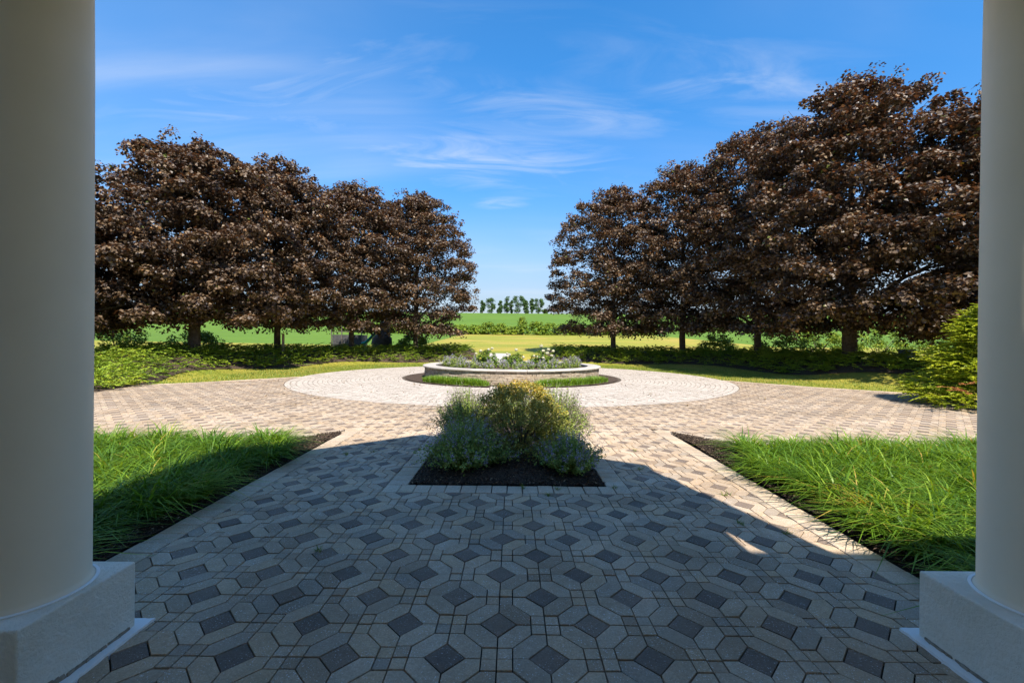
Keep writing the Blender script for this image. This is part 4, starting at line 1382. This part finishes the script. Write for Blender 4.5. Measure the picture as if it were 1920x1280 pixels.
maple(10.6, 27.0, 12.7, 4.1, 0.19, 'second right maple from the lawn gap, slim straight trunk', 77549, 1.25, 7)
maple(13.2, 23.3, 13.0, 4.4, 0.18, 'third right maple from the lawn gap, dark shaded trunk', 82552, 1.1, 8)
maple(14.4, 18.5, 12.6, 4.7, 0.28, 'largest right maple, broad dark trunk before green shrubs', 120076, 1.1, 9)
maple(18.3, 15.2, 11.0, 5.0, 0.24, 'tall maple half hidden behind the right column', 95060, 1.00, 10)

# ------------------------------------------------------------------ understorey shrubs, hedge, far trees
def bush(name, loc, rad_, hgt, label, mat, cat='shrub', group=None, nc_=60, per=60, size=0.10, trunk=False, rc=0.3, upb=0.6):
    t = empty(name, loc, label, cat, group)
    a = rng.uniform(0, 6.28, nc_); zz = rng.random(nc_)
    q = np.sqrt(np.maximum(0.08, 1-(zz*0.95)**2))*rng.uniform(0.55, 1.0, nc_)
    C = np.column_stack([rad_*q*np.cos(a), rad_*q*np.sin(a), zz*hgt*0.9])
    V, F, T = clump_cloud(C, rc*rng.uniform(0.7, 1.3, nc_), per, size, 0.85, upb, 0.65, 0.5, 0.24)
    V[:, 2] = np.maximum(V[:, 2], 0.0)
    link_obj('foliage', mesh_np('foliage', V, F, T), M[mat], t)
    b_ = MB()
    for k in range(5):
        aa = 1.3*k; b_.tube([(0, 0, -0.15), (rad_*0.2*math.cos(aa), rad_*0.2*math.sin(aa), hgt*0.35), (rad_*0.5*math.cos(aa), rad_*0.5*math.sin(aa), hgt*0.7)], [0.03, 0.02, 0.008], 5)
    link_obj('stems', b_.build('stems'), M['bark'], t)
    return t
def copy_tree(o, parent=None):
    c = o.copy(); col.objects.link(c); c.parent = parent
    for ch in o.children: copy_tree(ch, c)
    return c
for i, (x, y, r__, h__, l_) in enumerate([(15.6, 25.5, 1.5, 1.7, 'bright green shrub left of the broad right maple trunk'), (18.2, 25.8, 1.7, 1.9, 'light green shrub right of the broad right maple trunk'),
        (21.2, 25.0, 1.8, 1.9, 'wide green shrub second from the right golden conifer'), (24.0, 24.0, 1.7, 2.1, 'green shrub behind the right golden conifer'), (13.4, 28.5, 1.3, 1.4, 'small green shrub between the right maple trunks'),
        (-20.5, 22.5, 1.8, 1.5, 'dark green shrub behind the low maple at left'), (-17.5, 24.0, 1.6, 1.3, 'yellow-green shrub behind the largest left maple trunk'), (-7.6, 33.5, 1.2, 1.2, 'leafy weed shrub left of the lawn gap under maple')]):
    bush('green_shrub', (x, y, float(tz(x, y))-0.05), r__, h__, l_, 'hedge', 'shrub', 'shrubs behind the maples', 60, 60, 0.12, rc=0.35)
hx = np.array([-32, -29, -26.2, -23.5, -20.5, -17.5, -14.6, -11.8, -9.2, -6.6, -4.3, -2.1, 0.2, 4.4, 6.8, 9.3, 12, 15, 18.4, 21.5, 25])
protos = []
for i, x in enumerate(hx):
    y = 78+0.02*x*x*0.3+rng.normal(0, 0.5)
    w = rng.uniform(1.5, 1.9); h = rng.uniform(1.5, 2.0)
    if -9 < x < 7:
        lab = ['yellow-green hedge shrub leftmost in the lawn gap', 'low hedge shrub second from left in the lawn gap', 'rounded hedge shrub in left half of the lawn gap', 'dark hedge shrub beside the small upright tree', 'low shrub just right of the small upright hedge tree', 'broad bright hedge shrub at right of the lawn gap', 'hedge shrub beside the innermost right maple crown'][sum(1 for q in hx[:i] if -9 < q < 7)]
        bush('hedge_shrub', (x, y, float(tz(x, y))-0.05), w*(1.25 if x > 4 else 1), h*(1.3 if x > 4 else (0.85 if x > -0.5 else 1.1)), lab, 'hedge', 'shrub', 'hedge along the field edge', 70, 40, 0.28, rc=0.45)
    else:
        if len(protos) < 2:
            t = bush('hedge_shrub', (0, 0, 0), w, h, 'x', 'hedge', 'shrub', 'hedge along the field edge', 60, 36, 0.28, rc=0.45)
            protos.append(t)
        else:
            t = copy_tree(protos[i % 2])
            t.rotation_euler = (0, 0, rng.uniform(0, 6.28))
        t.location = (x, y, float(tz(x, y))-0.05)
        t['label'] = 'green hedge shrub at field edge, glimpsed under the maple crowns'
bush('hedge_tree', (1.9, 77.4, float(tz(1.9, 77.4))-0.05), 0.95, 3.3, 'small upright yellow-green tree standing above the field hedge', 'hedge', 'tree', None, 60, 40, 0.26, rc=0.42)

def far_tree(cx, w, top, label, split=False):
    """crop pixel units of the ridge view turned into metres at the ridge"""
    D = 352.0
    k = D/813/8
    x = (840+cx/8-960)/813*D
    z0 = float(tz(x, D))-0.2
    H = (448-top)*k*1.04; rad_ = w*k/2*1.2
    t = empty('ridge_tree', (x, D+rng.normal(0, 3), z0), label, 'tree', 'trees along the ridge')
    b_ = MB(); b_.tube([(0, 0, -0.4), (0.1, 0, H*0.3), (-0.1, 0.1, H*0.85)], [0.38, 0.28, 0.08], 7)
    for q in range(6):
        a = 1.1*q; z_ = H*(0.22+0.09*q)
        b_.tube([(0, 0, z_), (rad_*.5*math.cos(a), rad_*.5*math.sin(a), z_+H*.12), (rad_*.85*math.cos(a), rad_*.85*math.sin(a), z_+H*.2)], [0.16, 0.1, 0.03], 5)
    link_obj('trunk', b_.build('trunk'), M['bark'], t)
    n = 46
    zz = rng.random(n); a = rng.uniform(0, 6.28, n)
    prof = np.sqrt(np.maximum(0.05, 1-((zz-0.45)/0.6)**2))
    prof = np.where(zz < 0.35, 0.72, prof)
    rc_ = np.full(n, max(1.0, rad_*0.46))
    q = np.maximum(0, rad_*prof-rc_*0.5)*rng.uniform(0.4, 1, n)
    C = np.column_stack([q*np.cos(a), q*np.sin(a), H*0.05+zz*H*0.88])
    C[:, 0] += rad_*0.14*np.sin(zz*rng.uniform(3, 7)+rng.uniform(0, 6)); C = C[rng.random(n) < 0.85] ; rc_ = rc_[:len(C)]; n = len(C)
    if split:
        C[:, 0] += np.where(C[:, 2] > H*0.6, np.where(C[:, 0] > 0, rad_*0.4, -rad_*0.35), 0)
    V, F, T = clump_cloud(C, rc_*rng.uniform(0.6, 1.2, n), 60, 0.75, 0.9, 0.4, 0.7, 0.45, 0.25)
    link_obj('crown', mesh_np('crown', V, F, T), M['far_leaf'], t)
for cx, w, top, l_, sp in [(515, 75, 262, 'slim ridge tree at the far left of the tree line', False), (635, 150, 212, 'broadest rounded ridge tree, second from the left', False), (750, 40, 372, 'tiny shrub-like ridge tree right of the broadest one', False),
        (788, 72, 275, 'narrow ridge tree right of the broadest one', False), (880, 120, 200, 'tall ragged ridge tree near the middle', False), (950, 56, 252, 'thin airy ridge tree between two taller ones', False),
        (1045, 135, 204, 'tall ridge tree with a forked crown', True), (1160, 105, 253, 'squat rounded ridge tree right of the forked one', False), (1258, 86, 224, 'slender ragged ridge tree, third from the right', False),
        (1355, 125, 232, 'leaning broad-topped ridge tree, second from the right', True), (1452, 84, 388, 'small lone ridge tree at the right end', False)]:
    far_tree(cx, w, top, l_, sp)

# ------------------------------------------------------------------ small things under the left maples
px_, py_ = -13.6, 37.0
g = float(tz(px_, py_))
ps = empty('playset', (px_, py_, g), 'dark grey playset with teal slide under the left maples', 'playset')
b_ = MB(); b_.box((-0.2, 0, 0.50), (2.4, 1.6, 1.0)); link_obj('base_panel', b_.build('base_panel'), M['grey_panel'], ps)
for x in (-1.45, -0.6, 0.25, 1.05):
    b_ = MB(); b_.box((x, -0.84, 0.95), (0.07, 0.07, 1.9)); link_obj('post', b_.build('post'), M['boulder'], ps)
b_ = MB(); b_.box((-0.2, -0.86, 1.25), (2.6, 0.04, 0.06)); link_obj('rail', b_.build('rail'), M['boulder'], ps)
b_ = MB()
prof = [(-0.30, 0.16), (-0.24, 0.0), (0.24, 0.0), (0.30, 0.16)]
path = [(1.15, 0.2), (1.45, 0.3), (2.4, 1.25), (2.75, 1.45), (3.1, 1.5)]
V = []; F = []
for i, (x, z_) in enumerate(path):
    for (w, h) in prof: V.append((x, -0.9+w, z_+h))
    for (w, h) in prof[::-1]: V.append((x, -0.9+w*1.1, z_+h-0.04))
q = 8
for i in range(len(path)-1):
    for j in range(q): F.append((i*q+j, (i+1)*q+j, (i+1)*q+(j+1) % q, i*q+(j+1) % q))
b_.add(V, F)
link_obj('slide', b_.build('slide', True), M['teal'], ps)
b_ = MB(); b_.box((3.1, -0.9, 0.75), (0.6, 0.6, 1.5)); link_obj('slide_tower', b_.build('slide_tower'), M['grey_panel'], ps)
b_ = MB(); b_.tube([(2.75, -0.9, 1.85), (3.40, -0.9, 1.85)], [0.30, 0.30], 14); link_obj('slide_hood', b_.build('slide_hood', True), M['teal'], ps)
# stake beside the second maple
sx_, sy_ = -12.35, 23.4
b_ = MB(); b_.box((0, 0, 0.62), (0.10, 0.10, 1.3), jit=0.004); b_.box((0.0, 0.0, 1.285), (0.07, 0.07, 0.04))
link_obj('wooden_stake', b_.build('wooden_stake'), M['wood'], None, None, 'pale wooden stake beside the second maple trunk at left', 'stake', loc=(sx_, sy_, float(tz(sx_, sy_))-0.05))
# boulder
b_ = MB()
V = []; F = []
n1_, n2_ = 12, 7
for i in range(n2_):
    ph = math.pi*i/(n2_-1)
    for k in range(n1_):
        a = 2*math.pi*k/n1_
        q = 1+0.12*math.sin(3*a+i)+0.08*math.sin(5*a-2*i)
        V.append((0.75*q*math.sin(ph)*math.cos(a), 0.6*q*math.sin(ph)*math.sin(a), 0.55+0.85*math.cos(ph)))
for i in range(n2_-1):
    for k in range(n1_): F.append((i*n1_+k, (i+1)*n1_+k, (i+1)*n1_+(k+1) % n1_, i*n1_+(k+1) % n1_))
b_.add(V, F)
link_obj('boulder', b_.build('boulder', True), M['boulder'], None, None, 'dark rounded boulder right of the teal slide', 'boulder', loc=(-9.9, 33.0, float(tz(-9.9, 33.0))-0.05))
# utility box at right, in the shade
t = empty('utility_box', (17.2, 18.9, float(tz(17.2, 18.9))-0.05), 'small blue-grey utility box in the shade beside the right conifer', 'utility box')
b_ = MB(); b_.box((0, 0, 0.30), (0.42, 0.36, 0.7)); link_obj('cabinet', b_.build('cabinet'), M['utility'], t)
b_ = MB(); b_.box((0, 0, 0.67), (0.47, 0.41, 0.05)); link_obj('lid', b_.build('lid'), M['utility'], t)
b_ = MB(); b_.box((0.0, -0.185, 0.42), (0.16, 0.012, 0.12)); link_obj('plate', b_.build('plate'), M['trim'], t)
# pale path beyond the circle
grid_sheet('path', np.linspace(-1.6, -0.1, 6), np.linspace(27.2, 31.5, 14), -0.03, M['concrete'])

# ------------------------------------------------------------------ weeds in the joints and litter
weeds = [(-1.10, 4.9), (-1.28, 2.88), (0.12, 4.13), (0.44, 4.11), (0.34, 3.95), (1.42, 4.78), (1.60, 5.6), (1.98, 4.0), (2.04, 3.2), (1.78, 3.35), (1.0, 4.15), (-2.02, 5.3), (-1.72, 5.45)]
def weed(i, x, y):
    n = 16+int(rng.integers(14))
    P3 = np.column_stack([rng.normal(0, 0.018, n), rng.normal(0, 0.008, n), np.zeros(n)])
    V, F, T = blades(P3, rng.uniform(0, 6.28, n), rng.uniform(0.025, 0.075, n), rng.uniform(0.003, 0.006, n), rng.uniform(0.2, 0.8, n), rng.uniform(0.1, 0.5, n), 2, np.clip(rng.normal(0.5, 0.25, n), 0, 1))
    link_obj('weed_tuft', mesh_np('weed_tuft', V, F, T), M['turf'], None, None, 'tiny green weed tuft growing in a paver joint', 'weed', 'weed tufts in the paver joints', (x, y, -0.004), rng.uniform(0, 6.28))
for i, (x, y) in enumerate(weeds): weed(i, x, y)
n = 1500
th = rng.uniform(0, 2*math.pi, n); rr = np.sqrt(rng.uniform(4.2**2, 9.2**2, n))
x = PC[0]+rr*np.cos(th); y = PC[1]+rr*np.sin(th)
ok = (cnoise(x, y, 0.9, 8)+rng.normal(0, 0.3, n) > 0.10) & (y > 9.2) & (y < np.interp(np.abs(x), FE[:, 0], FE[:, 1])+5)
ok &= (np.hypot(x, y-PC[1]) < 7.95) | (y < 15)
x, y = x[ok], y[ok]; n = len(x)
N = unit(np.column_stack([rng.normal(0, .25, n), rng.normal(0, .25, n), np.ones(n)]))
ln = rng.uniform(0.025, 0.075, n)
V, F, T = kites(np.column_stack([x, y, np.full(n, 0.008)]), rand_perp(N), N, ln, ln*0.7, rng.random(n))
link_obj('fallen_leaves', mesh_np('fallen_leaves', V, F, T), M['dead_leaf'], kind='stuff', label='small brown leaf litter scattered over the pale circle', cat='leaves')
